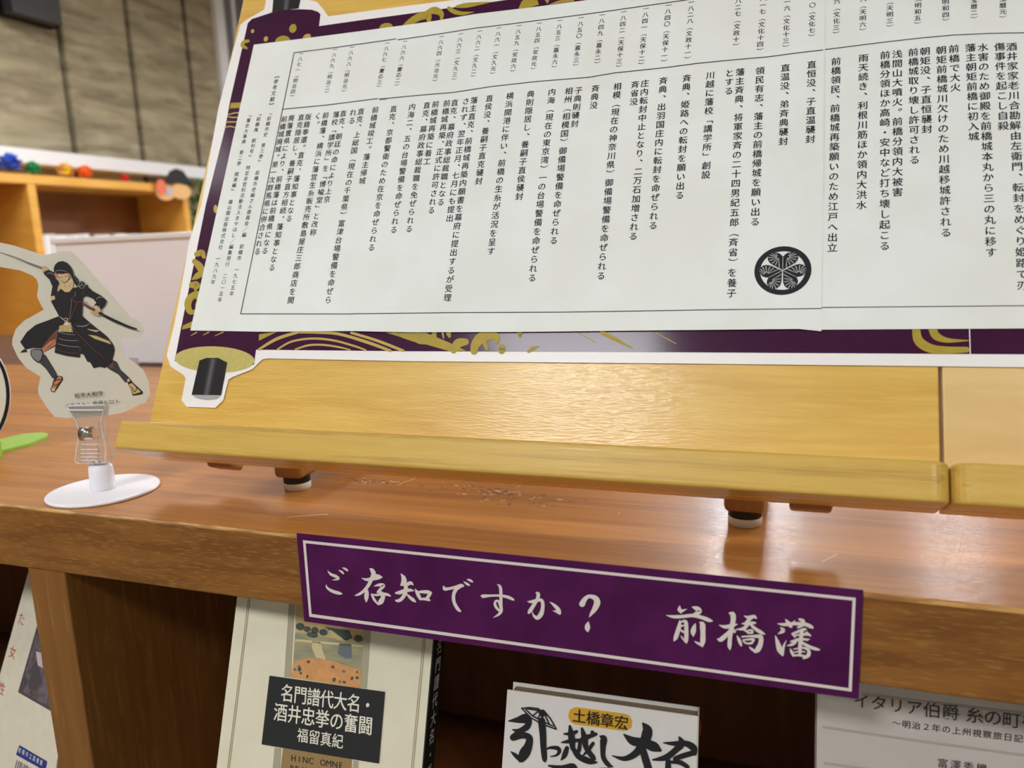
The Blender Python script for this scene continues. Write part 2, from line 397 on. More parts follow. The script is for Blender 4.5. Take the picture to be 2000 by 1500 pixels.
# cut-out figure hanging over the shelf's end, and a leafy plant beside it
pf = Plane((SX + .012, 2.6, .45), (0, 1, 0), (0, 0, 1), (1, 0, 0))
r = empty('cutout_figure', pf.at(345, 372), 'cardboard cut-out of a black-haired child at the far bookshelf end', 'cut-out')
def flat(name, pts, th, m, par, off=0.0, pl=pf):
    return MB().slab([pl.at(x, y, off) for x, y in pts], pl.n * th).build(name, m, par)
def oval(cx, cy, rx, ry, rot=0, n=28):
    c, s_ = math.cos(R(rot)), math.sin(R(rot))
    return [(cx + rx * math.cos(2 * math.pi * k / n) * c - ry * math.sin(2 * math.pi * k / n) * s_,
             cy + rx * math.cos(2 * math.pi * k / n) * s_ + ry * math.sin(2 * math.pi * k / n) * c) for k in range(n)]
SKIN = mat('card_skin', (240, 190, 128), .6); noisy(SKIN, (232, 178, 112), (60, 60, 60), .5)
flat('face', oval(352, 374, 20, 15, 12), .004, SKIN, r)
flat('hair', [(326, 344), (331, 334), (343, 329), (356, 334), (366, 348), (372, 357), (360, 361), (346, 356), (334, 358), (327, 354)], .005, fm('card_hair', (26, 24, 26)), r, .004)
flat('arm', oval(322, 377, 18, 14, 20), .004, SKIN, r, -.001)
flat('hand', oval(314, 366, 9, 16, -8), .004, fm('card_red', (236, 120, 84)), r, .0035)
flat('collar', oval(330, 374, 6, 9, 0), .004, fm('card_lilac', (196, 186, 200)), r, .0035)
r = empty('leafy_plant', onX(392, 400, -2.66), 'green leafy plant at the end of the far bookshelf', 'plant')
lv = MB(); b0 = onX(392, 420, -2.66)
for k in range(46):
    a = rnd.uniform(0, 6.28); e = rnd.uniform(-.4, 1.4); L = rnd.uniform(.06, .1)
    o3 = b0 + [0, 0, .10] + np.array([rnd.uniform(-.05, .05), rnd.uniform(-.06, .06), rnd.uniform(-.24, .05)])
    d = np.array([math.cos(a) * math.cos(e), math.sin(a) * math.cos(e), math.sin(e)]); t = np.cross(d, [0, 0, 1.]); t /= np.linalg.norm(t) + 1e-6
    lv.add([o3, o3 + d * L * .5 + t * L * .25, o3 + d * L, o3 + d * L * .5 - t * L * .25], [(0, 1, 2, 3)])
LEAF = mat('leaf', (96, 124, 60), .5); noisy(LEAF, (70, 96, 44), (50, 50, 50), .6)
lv.build('foliage', LEAF, r)
MB().tube([b0 + [0, 0, -.3], b0 + [0, 0, .05]], .006).build('stem', fm('stem', (80, 70, 40)), r)
MB().lathe((b0[0], b0[1], FZ), [(.06, 0), (.07, .5), (.08, b0[2] - .28 - FZ)], n=24).build('pot', fm('pot', (60, 44, 34)), r)

# cabinet behind the low bookcase and the white box on it
r = empty('cabinet', (-.85, .8, FZ), 'dark brown cabinet just behind the low bookcase, under the white box', 'cabinet')
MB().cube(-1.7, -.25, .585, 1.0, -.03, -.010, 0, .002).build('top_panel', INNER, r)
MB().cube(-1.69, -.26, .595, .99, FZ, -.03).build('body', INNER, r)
wb = MB(); A = onY(106, 476, .62); B_ = onY(372, 467, .62)
wb.cube(A[0], -.50, .62, .88, -.009, A[2], 0, .003).build('storage_box', BOXM, None, (-.72, .75, -.009))
bo = [o for o in COL.objects if o.name == 'storage_box'][0]
tag(bo, 'plain white storage box behind the samurai cut-out', 'box')
lidm = MB().cube(A[0] - .004, -.496, .615, .885, A[2] - .001, A[2] + .008, 0, .002).build('lid', CARD, bo)
lidm.data.transform(Matrix.Translation((0, 0, 0)))

# ------------------------------------------------------------------ low bookcase (its top carries the easels)
TB = -.0443
r = BC = empty('low_bookcase', (-.2, .27, FZ), 'low red-brown bookcase whose worn top carries the easels', 'bookcase')
XL, XR, YBK = -1.6, 1.5, .535
m = MB(); m.cube(XL, XR, .0027, YBK, -.022, 0)
TOPP = Plane((0, 0, 0), (1, 0, 0), (0, 1, 0), (0, 0, 1))
for a, b_ in (((1372, 1110), (1424, 1052)), ((1604, 1098), (1636, 1082)), ((778, 946), (812, 934)), ((1010, 952), (1026, 940)), ((560, 1010), (640, 1004))): m.line(TOPP, [a, b_], 1.3, .00006, 2)
for k in range(150):                                   # worn-through flecks in the varnish
    t = rnd.random(); cx, cy = (rnd.gauss(985, 55), 0) if k < 105 else (rnd.gauss(735, 45), 0)
    cy = (944 + (cx - 900) * .13 + abs(rnd.gauss(0, 15))) if k < 105 else 938 + (cx - 680) * .06 + rnd.gauss(0, 2.5)
    m.ell(TOPP, (cx, cy), rnd.uniform(1.5, 6.5) * (1 if k < 105 else .8), rnd.uniform(.5, 1.3), .00004 + k * 1e-7, 1 if rnd.random() < .72 else 2, 4, 8)
m.build('top_panel', [DESK, mat('worn_fleck', (112, 82, 58), .6), mat('pale_scratch', (208, 170, 122), .45)], r)
bm = bmesh.new()
m = MB(); m.cube(XL, XR, 0.0006, .0215, TB, -.00004, 0, .0018, 3); m.build('front_rail', [RAIL, WORN, DESK], r)
for p in bpy.data.objects['front_rail'].data.polygons:
    if p.normal[2] > .98: p.material_index = 2
    elif p.center[2] > -.0019 - FZ and p.center[1] < .003 - .27: p.material_index = 1
for x0 in (-.2218, .60, -1.04): m = MB().cube(x0, x0 + .0335, .0016, .40, FZ + .06, TB + .0004, 0, .0012); m.build('upright', [UPR], r)
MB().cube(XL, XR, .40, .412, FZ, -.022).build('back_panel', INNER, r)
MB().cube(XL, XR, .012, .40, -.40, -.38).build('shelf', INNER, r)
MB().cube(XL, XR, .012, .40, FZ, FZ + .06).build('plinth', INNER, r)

# ------------------------------------------------------------------ purple sign strip taped to the front rail
SG = Plane((0, 0, 0), (1, 0, 0), (0, 0, 1), (0, -1, 0))
m = MB(); sq = [SG.uv(*q) for q in ((580, 1041), (1686, 1152), (1677, 1365), (595, 1213))]
m.slab([SG.pt(a, b, 0) for a, b in sq][::-1], SG.n * .0004, 0)
def frame_px(pl, q, off): return [pl.at(x, y, off) for x, y in q]
OUT = [(591.5, 1055), (1671.5, 1167.5), (1663.5, 1351), (604, 1204.5)]; INN = [(597, 1061), (1665, 1173), (1657.5, 1344), (608.5, 1199)]
o = .0005
for k in range(4):
    j = (k + 1) % 4; m.ngon([SG.at(*OUT[k], o), SG.at(*OUT[j], o), SG.at(*INN[j], o), SG.at(*INN[k], o)], 1)
K3 = dict(O=(600, 1060), k=.14); K4 = dict(O=(850, 1100), k=.175); K5 = dict(O=(1280, 1150), k=.18)
BRUSH = [(K3, [
 [(285,390,6),(330,440,36),(400,470,44),(435,500,38),(395,515,22),(345,520,4)], [(268,590,10),(272,620,26),(320,660,40),(390,690,48),(450,705,42),(485,712,14)],
 [(440,382,8),(480,405,32),(505,430,20)], [(488,350,8),(530,365,32),(562,388,24)],
 [(760,492,6),(830,515,40),(920,500,54),(1000,485,54),(1045,480,14)], [(870,362,10),(900,380,52),(925,430,66),(900,500,56),(850,600,50),(780,680,42),(720,720,36),(670,735,14)],
 [(945,445,26),(1000,468,44),(1040,480,16)], [(830,640,20),(830,700,60),(825,770,58),(825,830,8)], [(935,605,8),(1000,590,44),(1060,595,54),(1045,625,46),(1010,660,40),(985,690,34)],
 [(1000,680,34),(1055,720,54),(1050,780,66),(1020,830,74),(985,865,14)], [(990,860,16),(940,800,36),(905,735,28),(893,712,10)], [(893,715,10),(960,730,32),(1060,715,38),(1120,725,40),(1165,745,12)],
 [(1305,432,6),(1340,480,56),(1350,540,80),(1325,580,50),(1305,600,8)], [(1310,585,24),(1380,585,46),(1440,562,50),(1475,585,20)], [(1235,700,24),(1290,695,56),(1370,668,54),(1440,662,42),(1485,670,14)],
 [(1375,590,60),(1375,660,54),(1360,720,54),(1310,790,50),(1260,810,42),(1230,800,14)], [(1385,710,14),(1430,760,40),(1480,800,48),(1510,825,16)],
 [(1505,645,6),(1530,690,46),(1560,750,50),(1585,795,22)], [(1530,690,24),(1600,685,42),(1680,688,52),(1720,700,40)], [(1722,700,40),(1690,750,50),(1660,790,36)], [(1570,788,24),(1640,785,40),(1700,800,34),(1712,812,10)]]),
 (K4, [
 [(95,258,14),(105,285,40),(150,285,32),(220,268,32),(290,250,40),(318,258,14)], [(290,255,36),(235,290,42),(207,350,40),(207,420,38),(232,480,38),(260,520,36),(280,535,22)], [(318,205,6),(350,228,28),(378,245,20)], [(355,180,8),(390,192,28),(415,207,18)],
 [(520,365,26),(540,368,42),(620,362,26),(720,362,26),(800,375,34),(860,400,30),(880,412,12)], [(695,238,8),(720,255,30),(732,300,36),(733,400,36),(735,480,34),(735,530,40),(715,565,32),(680,590,18),(648,608,4)], [(730,540,24),(690,505,30),(667,460,30),(675,425,26),(700,420,22),(715,450,22),(725,490,20)],
 [(1130,330,20),(1150,345,42),(1140,400,38),(1105,460,40),(1060,530,46),(1045,552,30)], [(1030,428,6),(1080,430,36),(1150,412,36),(1185,415,38),(1200,450,40),(1198,510,44),(1180,570,54),(1140,610,46),(1100,585,24),(1085,545,6)],
 [(1280,432,6),(1330,470,34),(1375,520,46),(1388,558,36)], [(1315,530,6),(1350,540,24),(1385,558,28)],
 [(1640,455,70),(1672,400,52),(1720,370,42),(1785,390,60),(1808,440,74),(1780,510,60),(1742,565,34),(1718,605,4)], [(1710,650,6),(1700,700,60),(1700,738,52),(1705,765,12)]]),
 (K5, [
 [(265,185,8),(262,225,46),(280,258,20)], [(340,220,6),(290,240,32)], [(400,198,10),(450,215,54),(480,245,50),(430,278,42),(390,300,20)], [(118,287,6),(200,303,36),(300,300,38),(400,290,38),(500,310,42),(580,340,42),(617,350,14)],
 [(265,345,14),(260,400,44),(240,470,50),(220,530,48),(205,560,20)], [(265,370,10),(300,352,26),(330,362,42),(336,430,46),(336,520,48),(335,575,36),(340,590,8)], [(330,580,18),(290,530,16),(278,510,6)], [(285,402,24),(320,395,12)], [(265,440,14),(300,465,26),(320,470,14)],
 [(435,375,6),(420,420,46),(410,470,58),(412,512,14)], [(485,365,16),(510,390,62),(516,480,56),(515,570,58),(508,622,24)], [(505,610,34),(460,590,26),(425,570,6)],
 [(805,265,20),(838,278,60),(845,340,56),(825,430,54),(810,530,48),(805,620,46),(810,658,14)], [(692,393,6),(750,412,38),(820,405,46),(885,385,14)], [(820,440,24),(770,500,48),(710,550,52),(675,545,14)], [(845,440,24),(860,470,26),(880,435,6)],
 [(965,295,10),(1010,310,34),(1070,302,40),(1095,320,16)], [(1040,312,44),(1000,350,36),(970,380,20)], [(940,378,12),(1000,375,32),(1070,370,30),(1090,375,12)],
 [(1005,380,40),(960,430,40),(890,440,14)], [(1025,378,26),(1080,430,36),(1150,475,40),(1188,492,10)], [(970,450,22),(1000,468,18)], [(985,458,14),(1040,448,22),(1050,475,28),(1000,478,18)],
 [(885,508,8),(910,560,38),(930,612,26)], [(940,520,18),(1020,515,22),(1100,515,38),(1145,525,50),(1140,600,56),(1110,660,60),(1080,690,18)], [(1085,680,30),(1040,650,26),(1018,628,6)],
 [(950,556,14),(1000,550,22),(1060,548,26),(1072,562,16)], [(958,572,20),(990,592,20),(1045,588,26),(1062,560,22)],
 [(1328,378,8),(1400,388,36),(1500,378,36),(1620,385,42),(1690,412,40),(1712,428,12)], [(1412,330,8),(1440,370,46),(1470,405,40),(1480,420,10)], [(1515,345,10),(1480,378,24)], [(1560,330,20),(1600,350,46),(1590,395,40),(1545,420,20)],
 [(1358,420,10),(1385,455,48),(1330,490,6)], [(1303,512,12),(1325,580,44),(1350,660,64),(1380,722,20)], [(1385,715,20),(1388,640,30),(1420,560,6)],
 [(1485,488,20),(1540,468,30),(1610,442,34),(1638,440,14)], [(1490,492,24),(1515,520,24)], [(1510,502,14),(1580,500,24),(1640,492,34),(1682,508,14)], [(1640,470,20),(1682,508,20)], [(1470,572,16),(1560,550,34),(1668,548,14)],
 [(1590,460,40),(1580,540,44),(1570,620,44),(1568,700,32)], [(1540,555,28),(1490,600,36),(1432,618,10)], [(1590,585,30),(1680,632,36),(1750,655,32),(1785,662,10)], [(1600,545,20),(1650,560,14)],
 [(1463,650,10),(1480,690,32),(1500,728,20)], [(1500,655,12),(1600,640,22),(1660,665,34),(1660,720,46),(1610,752,26)], [(1500,690,12),(1560,680,18),(1620,684,16)], [(1490,722,22),(1570,722,24),(1640,738,28)]])]
for kw, sl in BRUSH:
    for st in sl: m.stroke(SG, st, .0006, 1, grow=.96, **kw)
tag(m.build('sign_strip', [PURPLE2, LETTER], None, (.1485, 0, -.026)), 'purple paper sign with white brush lettering on the shelf edge', 'sign')

# ------------------------------------------------------------------ easels
TI = R(25.448); UPV = np.array([0, math.sin(TI), math.cos(TI)]); NB = np.array([0, -math.cos(TI), math.sin(TI)]); XV = np.array([1., 0, 0])
P0 = np.array([0.0, .01430643, .0400393]); LED = .0246; P1 = P0 - NB * LED
BD = Plane(P1, XV, UPV, NB)
XA, XB = -.1453, .3325
def bp(x, v, d): return P0 + XV * x + UPV * v - NB * d     # d: depth behind the ledge's front face
def ledge(xa, xb, ra, rb, mt, par, h=.0189):
    pts = []
    for cx, sgn, rr in ((xa, 1, ra), (xb, -1, rb)):
        arc = [(cx + sgn * (rr - rr * math.cos(t)), rr - rr * math.sin(t)) for t in np.linspace(0, math.pi / 2, 7)]
        pts += arc if sgn == 1 else arc[::-1]
    pts += [(xb, LED), (xa, LED)]
    b = bmesh.new(); lo = [b.verts.new(bp(x, 0, d)) for x, d in pts]; hi = [b.verts.new(bp(x, h, d)) for x, d in pts]; n = len(pts)
    b.faces.new(lo[::-1]); b.faces.new(hi)
    for i in range(n): b.faces.new((lo[i], lo[(i + 1) % n], hi[(i + 1) % n], hi[i]))
    bmesh.ops.recalc_face_normals(b, faces=b.faces[:])
    ed = [e for e in b.edges if (e.verts[0] in lo) == (e.verts[1] in lo)]
    bmesh.ops.bevel(b, geom=ed, offset=.0020, segments=4, profile=.5, affect='EDGES')
    return MB().bm(b).build('ledge', mt, par)
def foot(x, y, par, hide=False):
    f_ = MB().lathe((x, y, 0), [(.0086, 0), (.0092, .0008), (.0092, .0046), (.0089, .0050)], n=32).build('foot', RUBBER, par)
    MB().lathe((x, y, .0050), [(.0091, 0), (.0091, .0045)], n=32).build('washer', BLKRUB, f_)
def easel(xa, xb, ra, rb, bmt, lmt, feet, bats, label, yf=.0785):
    r = empty('display_easel', ((xa + xb) / 2, .06, 0), label, 'easel')
    MB().box(bp(xa + .0004, 0, LED), XV * (xb - xa - .0008), UPV * .42, -NB * .0169, 0, .0008).build('board', bmt, r)
    ledge(xa, xb, ra, rb, lmt, r)
    for x in feet:
        foot(x, yf, r)
        lg = MB(); lg.cube(x - .0108, x + .0108, yf - .011, yf + .19, .0094, .0235, 0, .003, 3); lg.build('runner', LEGW, r)
        foot(x, yf + .18, r)
        MB().box((x - .009, yf + .165, .0225), (.018, 0, 0), (0, .018, 0), (0, -.045, .22), 0, .002).build('strut', LEGW, r)
    for x in bats: MB().box(bp(x - .0105, -.0022, .0418), XV * .021, UPV * .36, -NB * .013, 0, .002).build('batten', LEGW, r)
    return r
fl = onZ(592, 947, 0); fr_ = onZ(1455, 1020.5, 0)
easel(XA, XB, .003, .008, BIRCH, MAPLE, (fl[0], fr_[0]), (onZ(465, 912, .0145)[0], onZ(1582, 996, .0145)[0]), 'wooden tabletop easel with amber board, left of two, holding most of the scroll poster')
easel(XB + .0008, XB + .48, .0095, .003, BIRCH2, MAPLE, (XB + .11, XB + .38), (XB + .06, XB + .42), 'pale wooden tabletop easel at the right edge, board lighter than its neighbour')

# ------------------------------------------------------------------ scroll-shaped poster on the boards
PB = [(524, -44), (521, 0), (517, 20), (500, 30), (484, 39), (471, 49), (457, 98), (428, 211), (394.7, 400), (371, 436 + 36), (360, 537), (350, 593), (341, 638), (327, 694), (334, 716), (360, 733), (364, 740),
      (356, 782), (366, 795), (422, 797), (437, 782), (447, 742), (455, 737), (493, 722), (514, 702), (524, 700.5), (800, 706), (1320, 710.5), (1840, 716), (2000, 718), (2290, 724),
      (2290, -190), (1400, -72), (900, 0), (800, 12), (642, 33), (633, 20), (620, 5), (600, 0), (590, -46)]
m = MB(); E0 = .0003
m.slab([BD.at(x, y, E0) for x, y in PB][::-1], NB * .0007, 0)
o1 = .00112
PUR = [(484, 45), (492, 37), (529, 25), (556, 19), (588, 18), (609, 19), (621, 23), (626, 28), (623, 51), (700, 40), (800, 26.5), (981, 1), (1400, -58), (2290, -175), (2290, 697), (2000, 692), (1320, 688), (800, 686), (500, 683), (496, 712), (419, 726), (341, 705),
       (359, 613), (402, 400), (440, 249), (449, 199)]
m.poly(BD, PUR, o1, 1)
o2 = .00125
m.ell(BD, (419, 702), 78, 25.5, o2, 3, 2)
m.poly(BD, [(532, 20), (530.5, 24), (556, 19), (583, 16.5), (587, -2), (590, -30), (536, -30)], o2, 4)
m.poly(BD, [(389.5, 704), (403, 699), (426, 699), (444, 708), (431.6, 772), (374.2, 771)], o2 + .0001, 4)
m.poly(BD, [(374.2, 771), (431.6, 772), (423, 779), (404, 781.4), (384, 778)], o2 + .0001, 8)
for k, (a, b_, mi) in enumerate(((.36, .64, 5), (.41, .59, 6), (.46, .54, 7))):
    top = lambda t: (389.5 + (444 - 389.5) * t, 700.5); bot = lambda t: (374.2 + 57.4 * t, 771.5)
    m.poly(BD, [top(a), top(b_), bot(b_), bot(a)], o2 + .00015 + k * .00004, mi)
    top = lambda t: (538 + 50 * t, -28); bot = lambda t: (533 + 50 * t, 21 - 3 * t)
    m.poly(BD, [top(a), top(b_), bot(b_), bot(a)], o2 + .00005 + k * .00004, mi)
def gs(pts, O, k, mi=2, off=o2, **kw): m.stroke(BD, pts, off, mi, O=O, k=k, **kw)
def gp(pts, O, k, mi=2, off=o2): m.poly(BD, [(O[0] + x * k, O[1] + y * k) for x, y in pts], off, mi)
A1 = ((300, 0), .2667); A2 = ((300, 400), .28); A3 = ((660, 600), .33); A4 = ((1300, 620), .35); A5 = ((700, 0), .225)
for cx, cy, rx, ry, rot, mi in ((725, 228, 11, 15, 20, 9), (1020, 208, 26, 33, 20, 2), (822, 285, 15, 20, 20, 9), (945, 300, 55, 38, -10, 2), (1122, 272, 32, 22, -30, 9)):
    m.ell(BD, (300 + cx * .2667, cy * .2667), rx * .2667, ry * .2667, o2, mi, rot)
gs([(692, 300, 22), (660, 308, 26), (652, 335, 28), (680, 352, 18)], *A1)
gp([(567, 753), (650, 750), (640, 790), (556, 794)], *A1)
for a in ([(545, 840, 8), (590, 828, 9), (640, 825, 8)], [(545, 853, 8), (580, 860, 10), (635, 857, 8)], [(532, 893, 10), (625, 893, 10)], [(522, 934, 8), (560, 926, 9), (612, 938, 9)]): gs(a, *A1, mi=9)
for a in ([(300, 345, 36), (335, 335, 44), (352, 365, 24)], [(285, 395, 36), (320, 430, 52), (335, 470, 44), (300, 500, 40), (270, 520, 10)], [(268, 560, 44), (300, 560, 50), (290, 590, 20)], [(300, 620, 44), (255, 650, 48), (238, 700, 48), (255, 745, 40), (285, 745, 26)], [(300, 630, 44), (320, 660, 40), (310, 700, 40)]): gs(a, *A2)
gp([(198, 870), (205, 842), (285, 805), (300, 830), (290, 850)], *A2); m.ell(BD, (421, 408), 4, 8, o2, 9)
for a in ((260, 912, 300, 890), (348, 908, 385, 888), (428, 914, 485, 888)): gs([(a[0], a[1], 4), (a[2], a[3], 8)], *A2, mi=9)
gp([(735, 903), (860, 886), (735, 948)], *A2)
for a in ([(735, 1008, 16), (860, 935, 22), (1000, 890, 20)], [(865, 1008, 12), (960, 955, 14), (1100, 933, 15), (1250, 945, 15), (1400, 985, 14), (1480, 1014, 12)], [(990, 1008, 12), (1080, 980, 14), (1180, 977, 14), (1290, 992, 13), (1370, 1012, 10)],
          [(1010, 892, 10), (1150, 892, 16), (1300, 903, 20), (1500, 962, 22), (1650, 1018, 20)], [(1380, 893, 18), (1560, 948, 20), (1740, 1018, 20)]): gs(a, *A2, mi=9)
gp([(1620, 892), (1900, 892), (2060, 960), (2180, 1018), (2060, 1020)], *A2)
for a in ([(330, 153, 16), (440, 190, 22), (530, 215, 16)], [(470, 150, 44), (480, 190, 50), (520, 210, 20)], [(570, 155, 28), (568, 190, 34), (592, 228, 8)], [(620, 155, 14), (625, 185, 6)], [(655, 155, 30), (660, 172, 18)],
          [(755, 205, 40), (710, 215, 54), (685, 258, 34)], [(905, 165, 54), (850, 180, 62), (815, 220, 54), (805, 260, 42)], [(900, 160, 40), (935, 175, 44), (940, 205, 24)], [(860, 190, 40), (872, 220, 24), (880, 244, 22)], [(970, 237, 38), (968, 258, 38)], [(1075, 155, 28), (1076, 168, 22)],
          [(1128, 262, 18), (1155, 242, 22), (1190, 230, 4)], [(1560, 148, 22), (1650, 192, 22), (1742, 242, 5)]): gs(a, *A3)
for a in ([(1425, 152, 5), (1520, 205, 5)], [(1880, 150, 5), (2000, 216, 5)]): gs(a, *A3, mi=9)
for a in ([(1398, 66, 44), (1412, 130, 52), (1475, 172, 50), (1560, 182, 40), (1680, 180, 32)], [(1490, 66, 46), (1512, 105, 44), (1575, 128, 26), (1690, 129, 5)]): gs(a, *A4)
m.line(BD, [(1893.5, 640), (1895, 691.5)], 2, o2, 0)
m.ell(BD, (754, 53), 13, 8, o2, 2, -10)
for a in ([(390, 217, 8), (450, 190, 54), (530, 145, 66), (600, 135, 66), (612, 180, 34)], [(590, 112, 36), (660, 90, 64), (716, 115, 50), (722, 160, 26)], [(785, 72, 34), (830, 100, 40), (900, 116, 32), (1000, 104, 5)], [(850, 58, 20), (950, 44, 42), (1150, 18, 5)]): gs(a, *A5)
gp([(1390, 75), (1415, 15), (1450, -16), (1545, -20), (1567, 40), (1490, 62)], *A5); gp([(1610, -14), (1665, -14), (1640, 34)], *A5); gp([(1650, 40), (1730, 8), (1870, -30), (1874, 12)], *A5)
tag(m.build('scroll_poster', [CARD, PURPLE, GOLD, OLIVE, BLACKP, *GREYP, SILVER, GOLDT], None, bp(.1, .1, LED)), 'purple and gold scroll-shaped poster with white cut edge, mounted on both easels', 'poster')

# ------------------------------------------------------------------ the three printed sheets of the chronology
YEARS = [("一八七一（明治四）",588.4,105,570,189.6),("一八六九（明治二）",654.4,97,637.4,182.4),("一八六八（明治元）",687.6,92.6,671,180),("一八六七（慶応三）",756.4,84.4,739.4,171.2),
("一八六六（慶応二）",791,81.2,774.6,168.6),("一八六四（元治元）",862.6,71.6,849,160),("一八六三（文久三）",900,66.4,886.4,157),("一八六二（文久二）",937,61,923.6,151),("一八六一（文久元）",974.4,55,961.6,145.6),
("一八五九（安政六）",1013.6,50.6,1001,141),("一八五四（安政元）",1053.6,45.6,1041,136.6),("一八五三（嘉永六）",1093.6,40.4,1082,133),("一八五〇（嘉永三）",1135,35,1124,129.6),("一八四九（嘉永二）",1176.4,29.4,1166,125),
("一八四二（天保十三）",1218.4,23.4,1208.4,132),("一八四一（天保十二）",1261.6,17,1252,127),("一八四〇（天保十一）",1305.6,10.4,1296.6,121.6),("一八二八（文政十一）",1350.4,4.4,1342.4,115.6),
("八二七（文政十）",1442,2,1437,90),("一七（文化十四）",1490,10.4,1484,99.6),("一六（文化十三）",1537.5,4,1534.4,93),("〇（文化七）",1586.7,10.5,1584.8,72),("六（文化三）",1634.8,3.3,1632.9,66.8),
("（天明六）",1685.7,11.5,1684.6,60.5),("（天明三）",1738,4,1738,53.6),("明和五）",1793,11,1791.8,48),("明和四）",1846.8,4,1847.4,41.8),("暦二）",1902.4,13.2,1902.4,37),("暦元）",1958.8,11,1958.8,35.8)]
PRE = {18:"一",19:"一八",20:"一八",21:"一八一",22:"一八〇",23:"一七八六",24:"一七八三",25:"一七六八（",26:"一七六七（",27:"一七五二（宝",28:"一七五一（宝"}
REFS = [("【参考文献】",541.2,148,529.6,205.6),("『前橋市史　第三巻』　前橋市史編さん委員会／編　前橋市　一九七五年",527.6,221,452.4,573.6),
("『前橋風　創刊号』　特定非営利活動法人まやはし／編集発行　二〇一五年",507,222.4,429.4,585.6),("『藩史大事典　第二巻　関東編』　雄山閣出版株式会社　一九八九年",487.4,225,416,551)]
MAIN = [("前橋城廃城。第一次群馬県に併合される",555,233,502.6,491.4),("廃藩置県により、前橋藩は前橋県になる",569,231,517.4,490),("直克隠居し、養嗣子直方相続、藩知事となる",588,229.6,531,523),("版籍奉還。直克、藩知事となる",602,228.6,564.6,427),
("く。",621,227,618,243),("前橋藩、横浜に藩営生糸販売所敷島屋庄三郎商店を開",636,225.6,568,586.4),("藩校「講学所」を「博喩堂」と改称",656.6,224,611.6,454),("直克、朝廷の命により上京",670.4,222,638.6,389.4),("れる",689.6,220,687,236),
("直克、上総国（現在の千葉県）富津台場警備を命ぜら",705,218,641,586),("前橋城竣工。藩主帰城",733,215,707.6,353.4),("直克、京都警衛のため在京を命ぜられる",768.6,213,725.6,483.6),("内海二、五の台場警備を命ぜられる",805,209,769,449),
("直克、幕府政事総裁職を免ぜられる",833.6,206,799,447.4),("前橋城再築に着工",850.6,204,834,315.6),("前橋城再築、正式に許可される",872.6,202,842.4,411),("直克、幕府政事総裁職となる",888,201,861,395),("されず、翌年正月、七月にも提出",910,198,878.4,426.4),
("藩主直克、前橋城再築内願書を幕府に提出するが受理",926,196,874,581.6),("直侯没、養嗣子直克襲封",956,192.4,935,354),("横浜開港に伴い、前橋の生糸が活況を呈す",996,187.6,959,491),("典則隠居し、養嗣子直侯襲封",1036.4,184,1014,384),
("内海（現在の東京湾）一の台場警備を命ぜられる",1078,180,1039.4,543),("相州（相模国）御備場警備を命ぜられる",1111,178,1081.4,470),("子典則襲封",1130,176.6,1122.4,242),("斉典没",1163,173,1159.6,206),
("相模（現在の神奈川県）御備場警備を命ぜられる",1206,169,1173.7,539),("斉省没",1240.4,165.6,1238,199),("庄内転封中止となり、二万石加増される",1259.6,163,1236.7,461.7),("斉典、出羽国庄内に転封を命ぜられる",1295.6,158,1275.5,440.8),
("斉典、姫路への転封を願い出る",1341.4,153,1327.4,381.7),("川越に藩校「講学所」創設",1387.4,147.4,1378.6,341.8),("とする",1425,143,1423.4,178),("藩主斉典、将軍家斉の二十四男紀五郎（斉省）を養子",1445.6,141,1428.6,573),
("領民有志、藩主の前橋帰城を願い出る",1484.4,138.4,1474.6,433.4),("直温没、弟斉典襲封",1533.9,132.8,1529.8,276.4),("直恒没、子直温襲封",1585.3,126.5,1582.6,272),("前橋領民、前橋城再築願いのため江戸へ出立",1632.9,120.2,1625.6,484.2),
("雨天続き、利根川筋ほか領内大洪水",1686.5,113.6,1682.4,400.8),("前橋分領ほか高崎・安中など打ち壊し起こる",1728.6,107.8,1727.8,480.6),("浅間山大噴火。前橋分領内大被害",1752.5,105.9,1753,375.6),("前橋城取り壊し許可される",1783.6,102.3,1786,312.6),
("朝矩没、子直恒襲封",1806.7,100.4,1810.3,252.5),("朝矩前橋城川欠けのため川越移城許される",1838.3,98.2,1847.6,454.6),("前橋で大火",1863,95.7,1866,171),("藩主朝矩前橋に初入城",1895.5,93.5,1901.8,266.8),
("水害のため御殿を前橋城本丸から三の丸に移す",1919.7,92.7,1935.8,493.2),("傷事件を起こし自殺",1952.4,91.6,1959.6,246),("酒井家家老川合勘解由左衛門、転封をめぐり姫路で刃",1975.8,91.6,1997.4,557.6)]
SH = [dict(poly=[(496, 87.5), (800, 48), (776, 350 - 230), (684, 646), (372, 645.5)], x=(0, 0), off=.0016),
      dict(poly=[(778, 51), (850, 41), (925, 28), (1050, 13), (1150, 0), (1615, -66), (1611.7, 0), (1608.7, 320), (1604, 647), (1560, 642.5), (1320, 645), (1000, 648.5), (800, 649), (684, 646.5)], off=.0022),
      dict(poly=[(1600, -64), (1760, -86), (2290, -150), (2290, 641), (2000, 641.5), (1600, 644)], off=.0017)]
SH[0]['poly'] = [(496, 87.5), (600, 74.5), (700, 61.5), (800, 48), (756, 240), (700, 600), (700, 646.5), (520, 648), (372, 645.5)]
seam = lambda x, y: 0 if x < 776 - (y - 50) * .1544 else (1 if x < 1611.7 - y * .0118 else 2)
labs = ['white chronology sheet pasted at the left end of the scroll poster', 'white chronology sheet with black round crest in the middle of the scroll poster', 'white chronology sheet right of the crest, reaching the frame edge']
